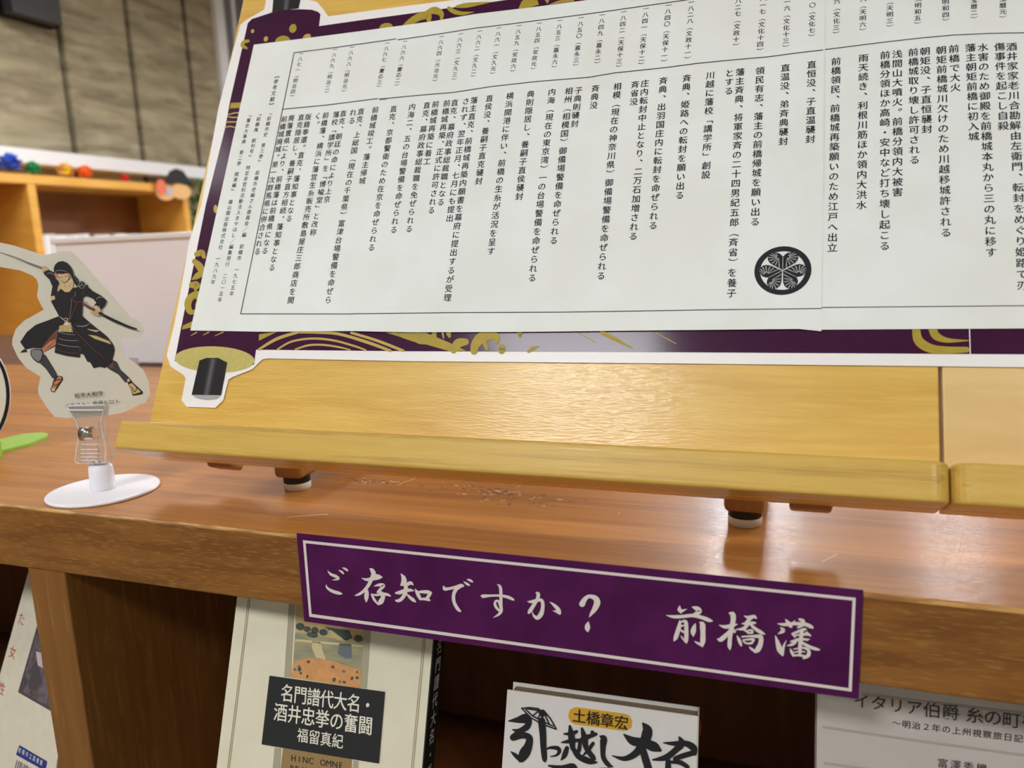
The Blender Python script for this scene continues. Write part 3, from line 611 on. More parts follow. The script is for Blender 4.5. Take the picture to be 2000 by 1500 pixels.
MIDL = [[(551, 213.5), (640, 205), (738, 192.5)], [(740, 193.5), (820, 189 - 3), (886, 180.5), (960, 169), (1050, 159), (1150, 151), (1200, 142.5), (1300, 132), (1360, 124), (1420, 118), (1500, 111), (1560, 103), (1608, 97.5)], [(1608, 97.3), (1725, 82.5), (1800, 74), (1862, 68.5), (1930, 65.3), (2000, 64), (2280, 52)]]
BOTL = [[(470, 613), (684, 613.3)], [(684, 613), (870, 610.8), (1100, 609.7), (1400, 605), (1605, 602.5)], [(1605, 600.6), (2000, 597), (2280, 596)]]
TOPL = [[(574.5, 103), (650, 93.5), (774, 76)], [(776, 78), (860, 66), (925, 55.5), (1000, 46.5), (1150, 27), (1340, 0), (1600, -40)], [(1612, -42), (2280, -130)]]
for si in range(3):
    d = SH[si]; m = MB(); of = d['off']; pl = BD
    m.slab([BD.at(x, y, of) for x, y in d['poly']][::-1], NB * .00012, 0)
    t_ = of + .0002
    for i, (t, ax, ay, bx, by) in enumerate(YEARS):
        if seam(ax, ay) == si:
            if i in PRE:
                n = len(t); k = len(PRE[i]); dx, dy = (bx - ax) / (n - 1), (by - ay) / (n - 1)
                t = PRE[i] + t; ax, ay = ax - dx * k, ay - dy * k * 1.0
            column(m, BD, t, (ax, ay), (bx, by), t_, 1, .88, .017)
    if si == 0:
        for t, ax, ay, bx, by in REFS: column(m, BD, t, (ax, ay), (bx, by), t_, 1, .86, .013)
        m.line(BD, [(574.5, 102.6), (470, 613.4)], 1.7, t_, 2)
    for t, ax, ay, bx, by in MAIN:
        if seam(ax, ay + 10) == si: column(m, BD, t, (ax, ay), (bx, by), t_, 1, .89, .019)
    for l in (MIDL[si], BOTL[si], TOPL[si]): m.line(BD, l, 1.8, t_, 2)
    if si == 1:   # round crest: ring and three veined heart-shaped leaves
        c = BD.uv(1528.5, 528.5, of); Rr = (BD.uv(1584.5, 528.5, of)[0] - BD.uv(1473, 528.5, of)[0]) / 2; Rv = (BD.uv(1528.5, 481, of)[1] - BD.uv(1528.5, 576, of)[1]) / 2
        n = 72; Q = lambda a, rr, dz=0: BD.pt(c[0] + Rr * rr * math.cos(a), c[1] + Rv * rr * math.sin(a), t_ + dz)
        XY = lambda x, y, dz: BD.pt(c[0] + Rr * x, c[1] + Rv * y, t_ + dz)
        vs = [Q(2 * math.pi * k / n, 1) for k in range(n)] + [Q(2 * math.pi * k / n, .79) for k in range(n)]
        m.add(vs, [(k, (k + 1) % n, n + (k + 1) % n, n + k) for k in range(n)], 1)
        for a in (90, 210, 330):
            ca, sa = math.cos(R(a)), math.sin(R(a)); T2 = lambda x, y: (x * ca - y * sa, x * sa + y * ca)
            half = [(.015, .0), (.10, .135), (.19, .285), (.28, .42), (.385, .51), (.52, .545), (.64, .50), (.715, .40), (.74, .28), (.725, .16), (.66, .07), (.58, .012)]
            pts = half + [(x, -y_) for x, y_ in half[::-1]]
            m.ngon([XY(*T2(x, y_), .00006) for x, y_ in pts], 1)
            def vein(p, q, wd):
                p, q = np.array(T2(*p)), np.array(T2(*q)); dd = q - p; nn = np.array([-dd[1], dd[0]]) / np.linalg.norm(dd) * wd / 2
                m.ngon([XY(*(p + nn), .0001), XY(*(q + nn * .6), .0001), XY(*(q - nn * .6), .0001), XY(*(p - nn), .0001)], 0)
            vein((.05, 0), (.56, 0), .016)
            for s_ in (1, -1):
                hub = (.56, .16 * s_)
                for k in range(9):
                    t = R(-150 + k * 34 * .95); e = (hub[0] + .30 * math.cos(t), hub[1] + s_ * (.30 * math.sin(-t) if False else .29 * abs(math.sin(t)) * (1 if k < 9 else 1)))
                for ex, ey in ((.10, .11), (.20, .25), (.28, .37), (.40, .47), (.53, .51), (.64, .46), (.70, .38), (.715, .27)):
                    vein(hub, (ex, ey * s_), .015); mid = ((hub[0] + ex) / 2, (hub[1] + ey * s_) / 2)
                    vein(mid, (ex + .03, ey * s_ + .045 * s_ - .02 * s_), .010)
                ring = [(hub[0] + .062 * math.cos(2 * math.pi * k / 16), hub[1] + .062 * math.sin(2 * math.pi * k / 16)) for k in range(16)]
                m.ngon([XY(*T2(*p), .00013) for p in ring], 1)
    tag(m.build('printed_sheet', [PAPER, INK, LINE], None, bp(0, .09, LED)), labs[si], 'paper sheet', 'chronology sheets on the scroll poster')

# ------------------------------------------------------------------ books in the low bookcase
def bplane(P, yaw, tilt):
    yw, tl = R(yaw), R(tilt); u = np.array([math.cos(yw), math.sin(yw), 0]); b = np.array([-math.sin(yw), math.cos(yw), 0])
    v = math.cos(tl) * np.array([0, 0, 1.]) + math.sin(tl) * b
    return Plane(P, u, v, np.cross(u, v))
PAGES = mat('book_pages', (214, 204, 180), .7); noisy(PAGES, (190, 178, 152), (600, 600, 600), .7)
IVORY = mat('ivory_cover', (226, 220, 194), .34, spec=.5); noisy(IVORY, (219, 212, 184), (60, 60, 60), .6)
BROWNL = mat('tan_line', (150, 134, 96), .5); BLK = mat('cover_black', (36, 38, 38), .45); BRN = mat('cover_brown', (150, 124, 78), .5); GRYB = mat('torn_edge_grey', (168, 160, 134), .6)
SKYC = mat('picture_sand', (206, 178, 118), .5); noisy(SKYC, (178, 160, 112), (120, 120, 120), .8)
RIV = mat('picture_river', (164, 158, 120), .5); noisy(RIV, (134, 136, 112), (70, 70, 300), .9)
PINE = mat('picture_pine', (62, 76, 76), .5); noisy(PINE, (90, 96, 74), (500, 500, 500), .8); PCH = mat('picture_peach', (214, 156, 98), .5); noisy(PCH, (198, 138, 84), (200, 200, 200), .7)
PBL = mat('picture_blue', (104, 112, 116), .5); PLT = mat('picture_bridge', (206, 190, 142), .5); WTX = mat('cover_white_ink', (232, 228, 210), .5)
B1 = bplane((0, .03, -.06), 5.5, 15)
def book_body(name, pl, quad, thick, cov, label, spine_right=True, spine=None, pages=None):
    """cover face quad (photo corners, clockwise from top left) on the plane, with page block, back cover and spine behind it"""
    r = empty(name, pl.at((quad[2][0] + quad[3][0]) / 2, (quad[2][1] + quad[3][1]) / 2), label, 'book')
    q = [pl.at(x, y) for x, y in quad]; n = pl.n; ins = .002
    dn = pl.v * -.0; c = MB()
    c.slab(q[::-1], -n * .0008 + 0 * n, 0); c.slab([p - n * thick for p in q][::-1], n * .0008, 0)
    e1 = (q[1] - q[0]) / np.linalg.norm(q[1] - q[0])
    if spine_right: c.slab([q[1], q[2], q[2] - n * thick, q[1] - n * thick], e1 * .0008, 1 if spine else 0)
    else: c.slab([q[0], q[0] - n * thick, q[3] - n * thick, q[3]], -e1 * .0008, 1 if spine else 0)
    cv = c.build('cover', [cov, spine or cov], r)
    up = (q[0] - q[3]) / np.linalg.norm(q[0] - q[3])
    p4 = [q[0] + e1 * ins - up * ins, q[1] - e1 * .0004 - up * ins, q[2] - e1 * .0004, q[3] + e1 * ins]
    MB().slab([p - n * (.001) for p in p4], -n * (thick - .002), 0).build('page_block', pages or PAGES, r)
    return r, cv
# ivory hardback
q1 = [(470, 1110), (853, 1165), (807, 1700), (406, 1640)]
r, cv = book_body('book', B1, q1, .02, IVORY, 'ivory hardback with black title panel and river landscape, behind the sign', spine=BLK)
m = MB(); o_ = .0002; K = ((400, 1160), .25)
S1 = lambda pts, mi, off=o_: m.poly(B1, [(400 + x * .25, 1160 + y * .25) for x, y in pts], off, mi)
for x0 in (345, 358): m.line(B1, [(400 + x0 * .25, 1160), (400 + (x0 - 130 - 40) * .25, 1505), ], 1.3, o_, 0)
for x0 in (1710, 1724): m.line(B1, [(400 + x0 * .25, 1160 + 330 * .25), (400 + (x0 - 98) * .25, 1505)], 1.3, o_, 0)
S1([(668, -100), (712, -100), (672, 655), (620, 648)], 1); S1([(1250, 180), (1305, 185), (1265, 740), (1210, 730)], 1)
S1([(712, -100), (1265, -20), (1240, 385), (706, 300)], 2, o_ + .0001)       # sky and trees
S1([(706, 300), (1240, 385), (1222, 600), (690, 535)], 3, o_ + .0001)          # river
S1([(690, 535), (800, 500), (980, 520), (1222, 600), (1212, 735), (672, 652)], 5, o_ + .00015)
S1([(706, 352), (1236, 400), (1235, 415), (706, 372)], 7, o_ + .0002); S1([(840, 365), (900, 372), (945, 515), (870, 500), (835, 420)], 7, o_ + .0002); S1([(1050, 385), (1145, 392), (1150, 500), (1100, 505), (1040, 470)], 6, o_ + .0002)
S1([(935, 255), (1010, 268), (1130, 285), (1155, 350), (1060, 345), (990, 300)], 4, o_ + .0002); S1([(970, 285), (985, 282), (1110, 370), (1040, 360)], 7, o_ + .00025)
for cx, cy, rx, ry in ((745, 255, 36, 30), (800, 275, 28, 24), (860, 285, 30, 28), (925, 300, 34, 26), (840, 320, 46, 22), (1200, 350, 36, 28), (1105, 330, 34, 36)): m.ell(B1, (400 + cx * .25, 1160 + cy * .25), rx * .25, ry * .25, o_ + .0003, 4, 8, 10)
for cx, cy in ((705, 590), (735, 570), (750, 620), (740, 590), (810, 530), (800, 645), (1000, 570), (1010, 670), (1055, 685), (1090, 690), (1085, 605), (1150, 660), (1190, 655), (1190, 610)): m.ell(B1, (400 + cx * .25, 1160 + cy * .25), rnd.uniform(8, 16) * .25, rnd.uniform(10, 20) * .25, o_ + .0003, 6 if cx % 2 else 4, 20, 8)
S1([(505, 638), (1408, 765), (1360, 1325), (443, 1175)], 8, o_ + .0004)
S1([(610, 1205), (1150, 1290), (1120, 1800), (560, 1700)], 9, o_ + .0001); S1([(545, 1200), (595, 1205), (570, 1700), (500, 1700)], 1, o_ + .0001); S1([(1160, 1300), (1200, 1305), (1170, 1800), (1130, 1800)], 1, o_ + .0001)
tt = o_ + .0006; kk = lambda x, y: (400 + x * .25, 1160 + y * .25)
row(m, B1, '名門譜代大名・', kk(645, 778), kk(1272, 872), tt, 10, 1.04, .012, 1.22)
row(m, B1, '酒井忠挙の奮闘', kk(592, 928), kk(1255, 1030), tt, 10, 1.02, .012, 1.2)
row(m, B1, '福留真紀', kk(765, 1108), kk(1038, 1152), tt, 10, 1.0, .010, 1.15)
row(m, B1, 'HINC OMNE', kk(693, 1283), kk(1062, 1338), o_ + .0003, 8, 1.3, .004)
row(m, B1, 'PRINCIPIUM', kk(680, 1358), kk(1062, 1414), o_ + .0003, 8, 1.2, .004)
m.build('printed_cover', [BROWNL, GRYB, SKYC, RIV, PINE, PCH, PBL, PLT, BLK, BRN, WTX], cv)
m = MB(); e = B1.at(853, 1165); e2 = B1.at(807, 1700); du = (e2 - e); L_ = np.linalg.norm(du); du /= L_
sp = Plane(e + B1.u * .0011, -B1.n, B1.v, B1.u)
for i, ch in enumerate('名門譜代大名・酒井忠挙の奮闘'):
    put(m, ch, e + du * (.032 + i * .0108) - B1.n * .010 + B1.u * .0012, -B1.n * .0098, -du * .0098, 0, .006)
m.build('spine_lettering', WTX, cv)

# white paperback with the umbrella title
B2 = bplane((.15, .022, -.09), 4.2, 12)
WCOV = mat('white_cover', (216, 212, 206), .35, spec=.5); noisy(WCOV, (208, 203, 196), (50, 50, 50), .5)
q2 = [(991, 1347), (1362, 1399), (1352, 1760), (966, 1705)]
r, cv = book_body('book', B2, q2, .0135, WCOV, 'white paperback with black brush title and orange author plate under the sign', spine=mat('cream_spine', (196, 188, 172), .5), pages=noisy(mat('shaded_pages', (136, 118, 92), .8), (116, 98, 74), (500, 500, 900), .7))  # page block darkened: shade under the front rail put into its colour
m = MB(); K2 = ((960, 1300), .23); o_ = .0002
def s2(*pts): m.stroke(B2, pts, o_ + .0002, 1, O=K2[0], k=K2[1])
pp = [(960 + x * .23, 1300 + y * .23) for x, y in [(715, 352), (1130, 408), (1170, 425), (1195, 470), (1188, 525), (1150, 552), (1120, 555), (715, 500), (670, 480), (650, 430), (665, 375)]]
m.poly(B2, pp, o_, 0)
row(m, B2, '土橋章宏', (960 + 745 * .23, 1300 + 432 * .23), (960 + 1103 * .23, 1300 + 487 * .23), o_ + .0002, 1, 1.02, .022)
for st in ([(145,470,10),(220,462,50),(290,450,84),(318,470,50),(300,520,54),(240,560,44),(195,600,56)], [(182,545,14),(240,552,40),(310,505,40)], [(185,610,60),(260,592,56),(320,612,56),(312,680,70),(282,740,92),(250,800,60),(240,815,16)], [(245,800,40),(200,760,34),(165,730,8)],
           [(425,470,62),(436,580,58),(440,680,52),(450,790,44),(455,815,16)], [(455,715,10),(500,697,24),(560,702,38),(575,730,32),(550,762,20),(500,772,8)],
           [(615,580,14),(680,578,36),(722,560,28)], [(595,652,12),(670,642,40),(745,632,26)], [(665,515,22),(678,600,58),(690,700,44)], [(640,700,36),(620,760,44),(592,800,14)], [(690,700,36),(740,770,50),(830,812,52),(897,823,10)], [(768,535,22),(790,620,54),(805,700,44),(865,782,42),(882,792,14)], [(735,640,22),(800,612,42),(885,582,30)], [(855,565,32),(884,592,14)], [(752,640,30),(742,720,34),(722,755,12)], [(862,660,30),(820,720,32),(780,760,14)],
           [(922,600,14),(950,622,60),(946,700,46),(950,780,40),(990,840,38),(1030,858,10)], [(1125,585,14),(1200,640,72),(1290,655,72),(1380,690,84),(1430,718,30)], [(1285,490,16),(1322,550,84),(1300,640,84),(1230,740,62),(1130,790,42),(1025,765,8)], [(1280,690,50),(1300,770,62),(1330,870,64),(1350,950,64)],
           [(1595,608,16),(1612,660,64),(1560,720,52),(1480,780,52),(1370,800,14)], [(1458,655,8),(1540,662,36),(1650,662,50),(1715,700,60),(1728,750,30)], [(1715,740,46),(1620,768,46),(1560,790,40)], [(1500,810,44),(1500,900,56),(1500,960,56)], [(1520,820,24),(1600,822,40),(1665,860,36)],
           [(485,850,16),(600,868,44),(690,856,52),(720,900,30)], [(920,876,16),(1000,880,30)], [(600,900,60),(600,1000,60)]): s2(*st)
for a, b_ in (((255, 362), (330, 357)), ((330, 357), (400, 366)), ((255, 362), (330, 440)), ((330, 440), (430, 498)), ((430, 498), (550, 540)), ((550, 540), (500, 450)), ((500, 450), (440, 378)), ((290, 372), (345, 425)), ((345, 425), (440, 478)), ((440, 478), (520, 512)), ((300, 365), (420, 385)), ((400, 385), (350, 425)), ((420, 400), (390, 452)), ((440, 400), (425, 478)), ((455, 420), (490, 500))):
    s2((*a, 12), (*b_, 12))
m.poly(B2, [(960 + x * .23, 1300 + y * .23) for x, y in ((385, 370), (440, 376), (478, 430), (455, 425), (425, 445), (400, 405))], o_ + .0002, 1)
m.build('printed_cover', [mat('orange_plate', (206, 156, 36), .45), mat('title_black', (28, 28, 32), .4)], cv)
MB().slab([B2.at(1364, 1418) + B2.u * .0009 - B2.n * .002, B2.at(1363.5, 1438) + B2.u * .0009 - B2.n * .002, B2.at(1363.5, 1438) + B2.u * .0009 - B2.n * .009, B2.at(1364, 1418) + B2.u * .0009 - B2.n * .009], B2.u * .0002).build('spine_label', mat('red_label', (176, 48, 38), .5), cv)

# grey booklet at the right
B3 = bplane((.3, .030, -.06), 5.6, 6)
GCOV = mat('grey_cover', (196, 188, 180), .4); noisy(GCOV, (188, 180, 172), (30, 30, 30), .6)
q3 = [(1600, 1310), (2230, 1385), (2230, 1760), (1596, 1690)]
r, cv = book_body('booklet', B3, q3, .008, GCOV, 'grey booklet with thin dark title at the lower right', spine_right=False)
r['category'] = 'booklet'
m = MB(); o_ = .0002; kq = lambda x, y: (1560 + x * .22, 1300 + y * .22)
for a in ([(560, 255), (1300, 345), (2100, 440)], [(210, 545), (1000, 660), (2100, 810)], [(220, 865), (1200, 1000), (2100, 1130)]): m.line(B3, [kq(*p) for p in a], 5, o_, 0)
T3 = 'イタリア伯爵 糸の町を訪'
xs = (558, 712, 868, 1025, 1185, 1348, 1455, 1565, 1725, 1890, 2055, 2210)
for ch, x in zip(T3, xs):
    c = B3.at(*kq(x, 318 + (x - 558) * .1255), o_ + .0001); e_ = .0083 if ch not in 'イタリア' else .0079
    put(m, ch, c, (B3.u * math.cos(R(1)) - B3.v * math.sin(R(1))) * e_, B3.v * e_, 1, -.012, False)
row(m, B3, '〜明治２年の上州視察旅日記〜', kq(868, 512), kq(2045, 660), o_ + .0001, 1, .92, .006)
row(m, B3, '富澤秀機', kq(1278, 868), kq(1625, 912), o_ + .0001, 1, .86, .004)
m.build('printed_cover', [mat('grey_line', (170, 162, 156), .5), mat('cover_ink', (40, 34, 38), .5)], cv)

# leaning book in the left compartment, half behind the upright
B4 = bplane((-.25, .05, -.08), -13, 20)
q4 = [(78, 1035), (185, 1085), (110, 1720), (-70, 1570)]
r4 = empty('book', B4.at(20, 1600), 'cream book with red lettering and framed old photograph, leaning left of the upright', 'book')
XC = -.2235
def clipx(pts):
    out = []
    for a, b_ in zip(pts, pts[1:] + pts[:1]):
        ia, ib = a[0] <= XC, b_[0] <= XC
        if ia: out.append(a)
        if ia != ib: t = (XC - a[0]) / (b_[0] - a[0]); out.append(a + (b_ - a) * t)
    return out
CR4 = mat('cream_cover', (214, 206, 186), .45); noisy(CR4, (206, 197, 174), (120, 120, 120), .6, bump=.08)
B4c = clipx([B4.at(x, y) for x, y in q4])
cv = MB().slab(B4c, -B4.n * .001).build('cover', CR4, r4)
MB().slab([p - B4.n * .0012 - B4.u * .002 for p in B4c], -B4.n * .009).build('page_block', PAGES, r4)
m = MB(); o_ = .0002
def cl(pts, mi, off): 
    p = clipx([B4.at(x, y, off) for x, y in pts])
    if len(p) > 2: m.ngon(p, mi)
u4 = B4.at(92, 1382) - B4.at(35, 1352); u4 /= np.linalg.norm(u4); v4 = np.cross(B4.n, u4)
for ch, x, y in (('た', 42, 1209), ('女', 24.5, 1274), ('性', 3, 1345)): put(m, ch, B4.at(x, y, o_), u4 * .0105, v4 * .0105, 0, .0, False)
m.build('cover_lettering', [mat('red_ink', (176, 62, 54), .5)], cv); m = MB()
cl([(73, 1220), (110, 1238), (110, 1395), (35, 1352)], 1, o_); cl([(75, 1226), (106, 1241), (106, 1387), (40, 1349)], 2, o_ + .0001)
cl([(62, 1300), (74, 1288), (82, 1330), (70, 1350), (55, 1345)], 1, o_ + .0002); cl([(70, 1272), (80, 1275), (84, 1305), (74, 1300)], 3, o_ + .0003)
M4 = [mat('frame_grey_a', (72, 66, 70), .5), mat('frame_grey', (72, 66, 70), .5), noisy(mat('old_photo', (112, 100, 106), .5), (60, 52, 58), (160, 160, 160), .9), mat('photo_pale', (196, 176, 174), .5), mat('label_blue', (32, 52, 128), .45), WTX]
m.build('cover_photo', M4, cv); m = MB()
cl([(38, 1455), (92, 1487), (88, 1506), (31, 1474)], 4, o_)
lab = Plane(B4.at(60, 1480), u4, v4, B4.n)
for i, ch in enumerate('前橋市立図書館'): put(m, ch, B4.at(38.5 + 7.0 * i, 1465.5 + 4.05 * i, o_ + .0002), u4 * .0036, v4 * .0040, 5, .0, False)
for i in range(14):
    x = 33 + i * 3.6; y = 1484 + i * 2.1; cl([(x, y), (x + 1.2 + (i % 3) * .5, y + .7), (x - 8, y + 40), (x - 9.5, y + 39)], 1, o_)
m.build('library_label', M4, cv)

# ------------------------------------------------------------------ white clip stand and the samurai cut-out it holds
bc = onZ(203, 960, 0)
r = empty('clip_stand', bc, 'white round-based stand with clear clip holding the samurai cut-out', 'clip stand')
MB().lathe((bc[0], bc[1], 0), [(.0352, 0), (.0362, .0004), (.0362, .0016), (.0357, .0021), (.0350, .00222), (.034, .00224), (.012, .0023)], n=72).build('base', WPLAST, r)
sc_ = onY(203, 950, bc[1])
MB().lathe((bc[0], bc[1], .0024), [(.0078, 0), (.0082, .0008), (.0080, .012), (.0076, .0166), (.0058, .0176)], n=32).build('post', WPLAST, r)
CPN = bplane((bc[0], bc[1], .03), 27, 0)
CPN.P = CPN.P + CPN.n * .0035
def cpl(pts, O=(0, 450), k=.4): return [(O[0] + x * k, O[1] + y * k) for x, y in pts]
fp = cpl([(325, 857), (512, 850), (505, 885), (493, 930), (497, 980), (508, 1020), (517, 1070), (513, 1125), (505, 1138), (375, 1136), (367, 1122), (372, 1080), (382, 1020), (384, 975), (372, 930), (348, 900)])
pln = lambda off: [CPN.at(x, y, off) for x, y in fp]
jaw = MB(); jaw.slab(pln(.0014)[::-1], CPN.n * .0012)
for y0, y1 in ((1010, 1018), (1040, 1046), (1066, 1071), (1086, 1091), (1103, 1108), (1120, 1125), (872, 880)):
    x0, x1 = (395, 495) if y0 > 900 else (335, 505)
    jaw.slab([CPN.at(x, y, .0025) for x, y in cpl([(x0, y1), (x1, y1), (x1, y0), (x0, y0)])], CPN.n * .0008, 1)
for x0 in (390, 480):
    jaw.slab([CPN.at(x, y, .0025) for x, y in cpl([(x0, 1128), (x0 + 8, 1128), (x0 + 8, 935), (x0, 935)])], CPN.n * .0012)
rim = lambda q, off: [CPN.at(x, y, off) for x, y in q + q[:1]]
jaw.tube(rim(fp, .0024), .00042, 6, 1)  # rim tube added to carry the painted edge highlight
jaw.build('front_jaw', [CLEAR, CLGLINT], r)
bj = cpl([(330, 862), (525, 855), (512, 930), (520, 1000), (540, 1060), (556, 1085), (548, 1115), (520, 1138), (440, 1145), (420, 1100), (400, 1000), (385, 930)])
MB().slab([CPN.at(x, y, -.0030) for x, y in bj][::-1], CPN.n * .0012).tube(rim(bj, -.002), .00042, 6, 1).build('rear_jaw', [CLEAR, CLGLINT], r)
ca, cb = CPN.at(157, 848, .003), CPN.at(184, 846, .003); ax = cb - ca; Ls = np.linalg.norm(ax); ax /= Ls
sb = MB(); n = 14; vs = []
for k in range(n + 1):
    t = R(-20 + 220 * k / n); d = CPN.n * math.sin(t) * .0042 + np.cross(ax, CPN.n) * math.cos(t) * .0046
    vs += [ca + d, cb + d, cb + d * .88, ca + d * .88]
fs = []
for k in range(n):
    a, b_ = k * 4, k * 4 + 4
    for j in range(4): fs.append((a + j, a + (j + 1) % 4, b_ + (j + 1) % 4, b_ + j))
fs += [(0, 1, 2, 3), (n * 4 + 3, n * 4 + 2, n * 4 + 1, n * 4)]
sb.add(vs, fs, 0, True).build('spring', STEEL, r)
MB().tube([CPN.at(187, 900, -.001), CPN.at(196, 912, -.002), (bc[0], bc[1], .0195)], .0022, 12).build('swivel_rod', CLEAR, r)

# the cut-out itself
CO = cpl([(-75, 52), (0, 60), (60, 72), (215, 122), (300, 102), (345, 100), (372, 120), (640, 420), (690, 455), (705, 480), (695, 508), (675, 520), (580, 528), (595, 570), (612, 612), (700, 680), (728, 738), (735, 800), (712, 838), (600, 890), (510, 905), (330, 915), (268, 910), (235, 870), (190, 800),
          (188, 770), (200, 715), (130, 670), (90, 620), (62, 560), (62, 530), (80, 480), (120, 440), (215, 387), (195, 350), (182, 320), (190, 270), (182, 240), (160, 220), (100, 195), (0, 178), (-75, 160), (-90, 100)])
m = MB(); m.slab([CPN.at(x, y, -.0003) for x, y in CO][::-1], CPN.n * .0006, 0)
DK, DG, SK, BRW, TAN, GRY, RED, RST, LIN_ = range(1, 10)
ILM = [CREAM, mat('art_black', (38, 35, 38), .5), mat('art_charcoal', (66, 62, 66), .5), mat('art_skin', (220, 190, 142), .5), mat('art_brown', (120, 72, 56), .5), mat('art_straw', (208, 184, 120), .5), mat('art_grey', (134, 132, 130), .5),
       mat('art_red', (140, 70, 58), .5), mat('art_rust', (206, 130, 92), .5), mat('art_light_line', (176, 172, 166), .5)]
lay = [.0004]
F1 = dict(O=(60, 460), k=.16); F2 = dict(O=(0, 640), k=.18665)
def ip(pts, mi, F=F1): lay[0] += .000014; m.poly(CPN, [(F['O'][0] + x * F['k'], F['O'][1] + y * F['k']) for x, y in pts], lay[0], mi)
def isx(pts, mi, F=F1): lay[0] += .000014; m.stroke(CPN, pts, lay[0], mi, O=F['O'], k=F['k'])
# drawn sword
isx([(-420, 195, 8), (-200, 262, 12), (0, 350, 20), (145, 402, 26)], GRY); isx([(-420, 188, 3), (0, 338, 4), (150, 392, 4)], DK); isx([(-300, 240, 3), (0, 362, 3), (140, 414, 3)], DK)
# legs
ip([(440, 265), (480, 290), (560, 420), (600, 490), (580, 540), (545, 525), (480, 430), (415, 370), (400, 300)], DG, F2); ip([(318, 235), (360, 220), (435, 225), (458, 265), (440, 340), (405, 375), (350, 335), (318, 285)], DK, F2); ip([(326, 240), (362, 228), (425, 235), (445, 268), (430, 325), (403, 358), (356, 325), (328, 285)], GRY, F2)
ip([(600, 500), (655, 512), (660, 545), (610, 620), (570, 678), (535, 668), (528, 640), (555, 580), (560, 545)], DK, F2); ip([(612, 508), (645, 520), (640, 555), (600, 605), (565, 660), (542, 650), (560, 580)], RST, F2); ip([(540, 625), (570, 640), (585, 625), (570, 668), (540, 660)], SK, F2); isx([(550, 575, 8), (580, 605, 8), (640, 560, 8)], DK, F2); isx([(560, 560, 10), (600, 545, 10), (645, 545, 8)], DK, F2)
ip([(1105, 400), (1170, 330), (1225, 360), (1260, 440), (1345, 515), (1360, 560), (1310, 575), (1240, 490), (1150, 440)], DG, F2); ip([(1130, 395), (1165, 350), (1190, 380), (1175, 430)], BRW, F2)
ip([(1320, 545), (1350, 520), (1385, 570), (1440, 620), (1495, 670), (1490, 695), (1390, 712), (1365, 640)], DK, F2); ip([(1350, 590), (1380, 580), (1420, 620), (1475, 672), (1395, 698), (1362, 625)], TAN, F2); ip([(1325, 548), (1348, 528), (1362, 555), (1340, 572)], SK, F2); isx([(1370, 620, 9), (1410, 670, 8), (1435, 625, 8)], DK, F2)
# skirt and coat
ip([(340, 985), (200, 1040), (60, 1090), (-50, 1180), (-130, 1300), (-60, 1390), (30, 1372), (125, 1378), (330, 1160), (420, 1050)], DK); ip([(-130, 1300), (-60, 1390), (-40, 1420), (-130, 1430), (-100, 1400), (-70, 1385)], DK)
ip([(325, 1140), (310, 1280), (300, 1350), (160, 1420), (125, 1380), (240, 1230)], BRW); ip([(300, 1260), (305, 1330), (165, 1412), (135, 1385), (225, 1300)], RST); isx([(290, 1290, 6), (230, 1350, 8), (180, 1380, 4)], DK)
ip([(480, 1010), (640, 990), (720, 1060), (830, 1150), (930, 1230), (1000, 1320), (1025, 1410), (1000, 1500), (985, 1560), (900, 1620), (780, 1560), (690, 1540), (640, 1440), (520, 1200)], DK)
ip([(855, 150), (1150, 355), (1105, 410), (1035, 410), (980, 425), (900, 290), (835, 270)], DK, F2); ip([(1000, 120), (1190, 190), (1200, 240), (1165, 330), (1120, 300), (1000, 200)], DK, F2)
ip([(700, 1210), (800, 1225), (960, 1290), (985, 1330), (900, 1300), (780, 1260)], TAN); ip([(690, 1140), (840, 1160), (800, 1180), (700, 1150)], TAN); isx([(560, 1105, 5), (660, 1105, 9), (720, 1070, 4)], LIN_)
ip([(330, 1170), (500, 1180), (575, 1200), (600, 1300), (600, 1490), (440, 1470), (290, 1430), (310, 1300)], DK)
for a in ([(340, 1175, 4), (450, 1205, 5), (540, 1210, 4)], [(340, 1255, 4), (450, 1282, 5), (580, 1282, 4)], [(325, 1320, 4), (450, 1350, 5), (590, 1360, 4)]): isx(a, LIN_)
isx([(310, 1390, 4), (450, 1430, 5), (590, 1440, 4)], BRW)
ip([(350, 1100), (480, 1090), (505, 1165), (470, 1180), (400, 1172), (345, 1150)], TAN)
for x in (370, 400, 430, 460): isx([(x, 1100, 3), (x - 6, 1165, 3)], BRW)
# torso, sleeves
ip([(370, 640), (520, 640), (700, 600), (690, 720), (640, 760), (628, 980), (660, 1010), (470, 1060), (345, 985), (245, 800), (320, 720), (300, 690)], DK)
ip([(265, 620), (330, 560), (370, 580), (330, 690), (300, 760), (240, 765), (250, 700)], DK); ip([(240, 740), (290, 735), (300, 775), (250, 795)], SK)
ip([(190, 410), (290, 450), (300, 520), (345, 560), (330, 600), (262, 618), (230, 540), (160, 470), (165, 430)], DK); isx([(195, 470, 4), (240, 455, 6), (275, 480, 4)], LIN_)
ip([(148, 372), (178, 368), (220, 410), (200, 425), (165, 440), (150, 465), (135, 440)], SK); isx([(150, 380, 4), (200, 400, 4)], BRW); isx([(150, 410, 3), (190, 420, 3)], BRW)
ip([(690, 620), (760, 680), (870, 740), (930, 800), (905, 860), (850, 910), (840, 860), (760, 870), (800, 820), (760, 770), (690, 740), (640, 745)], DK); isx([(800, 775, 5), (840, 750, 8), (880, 760, 5)], LIN_); isx([(650, 740, 5), (640, 690, 5), (690, 620, 5)], RED)
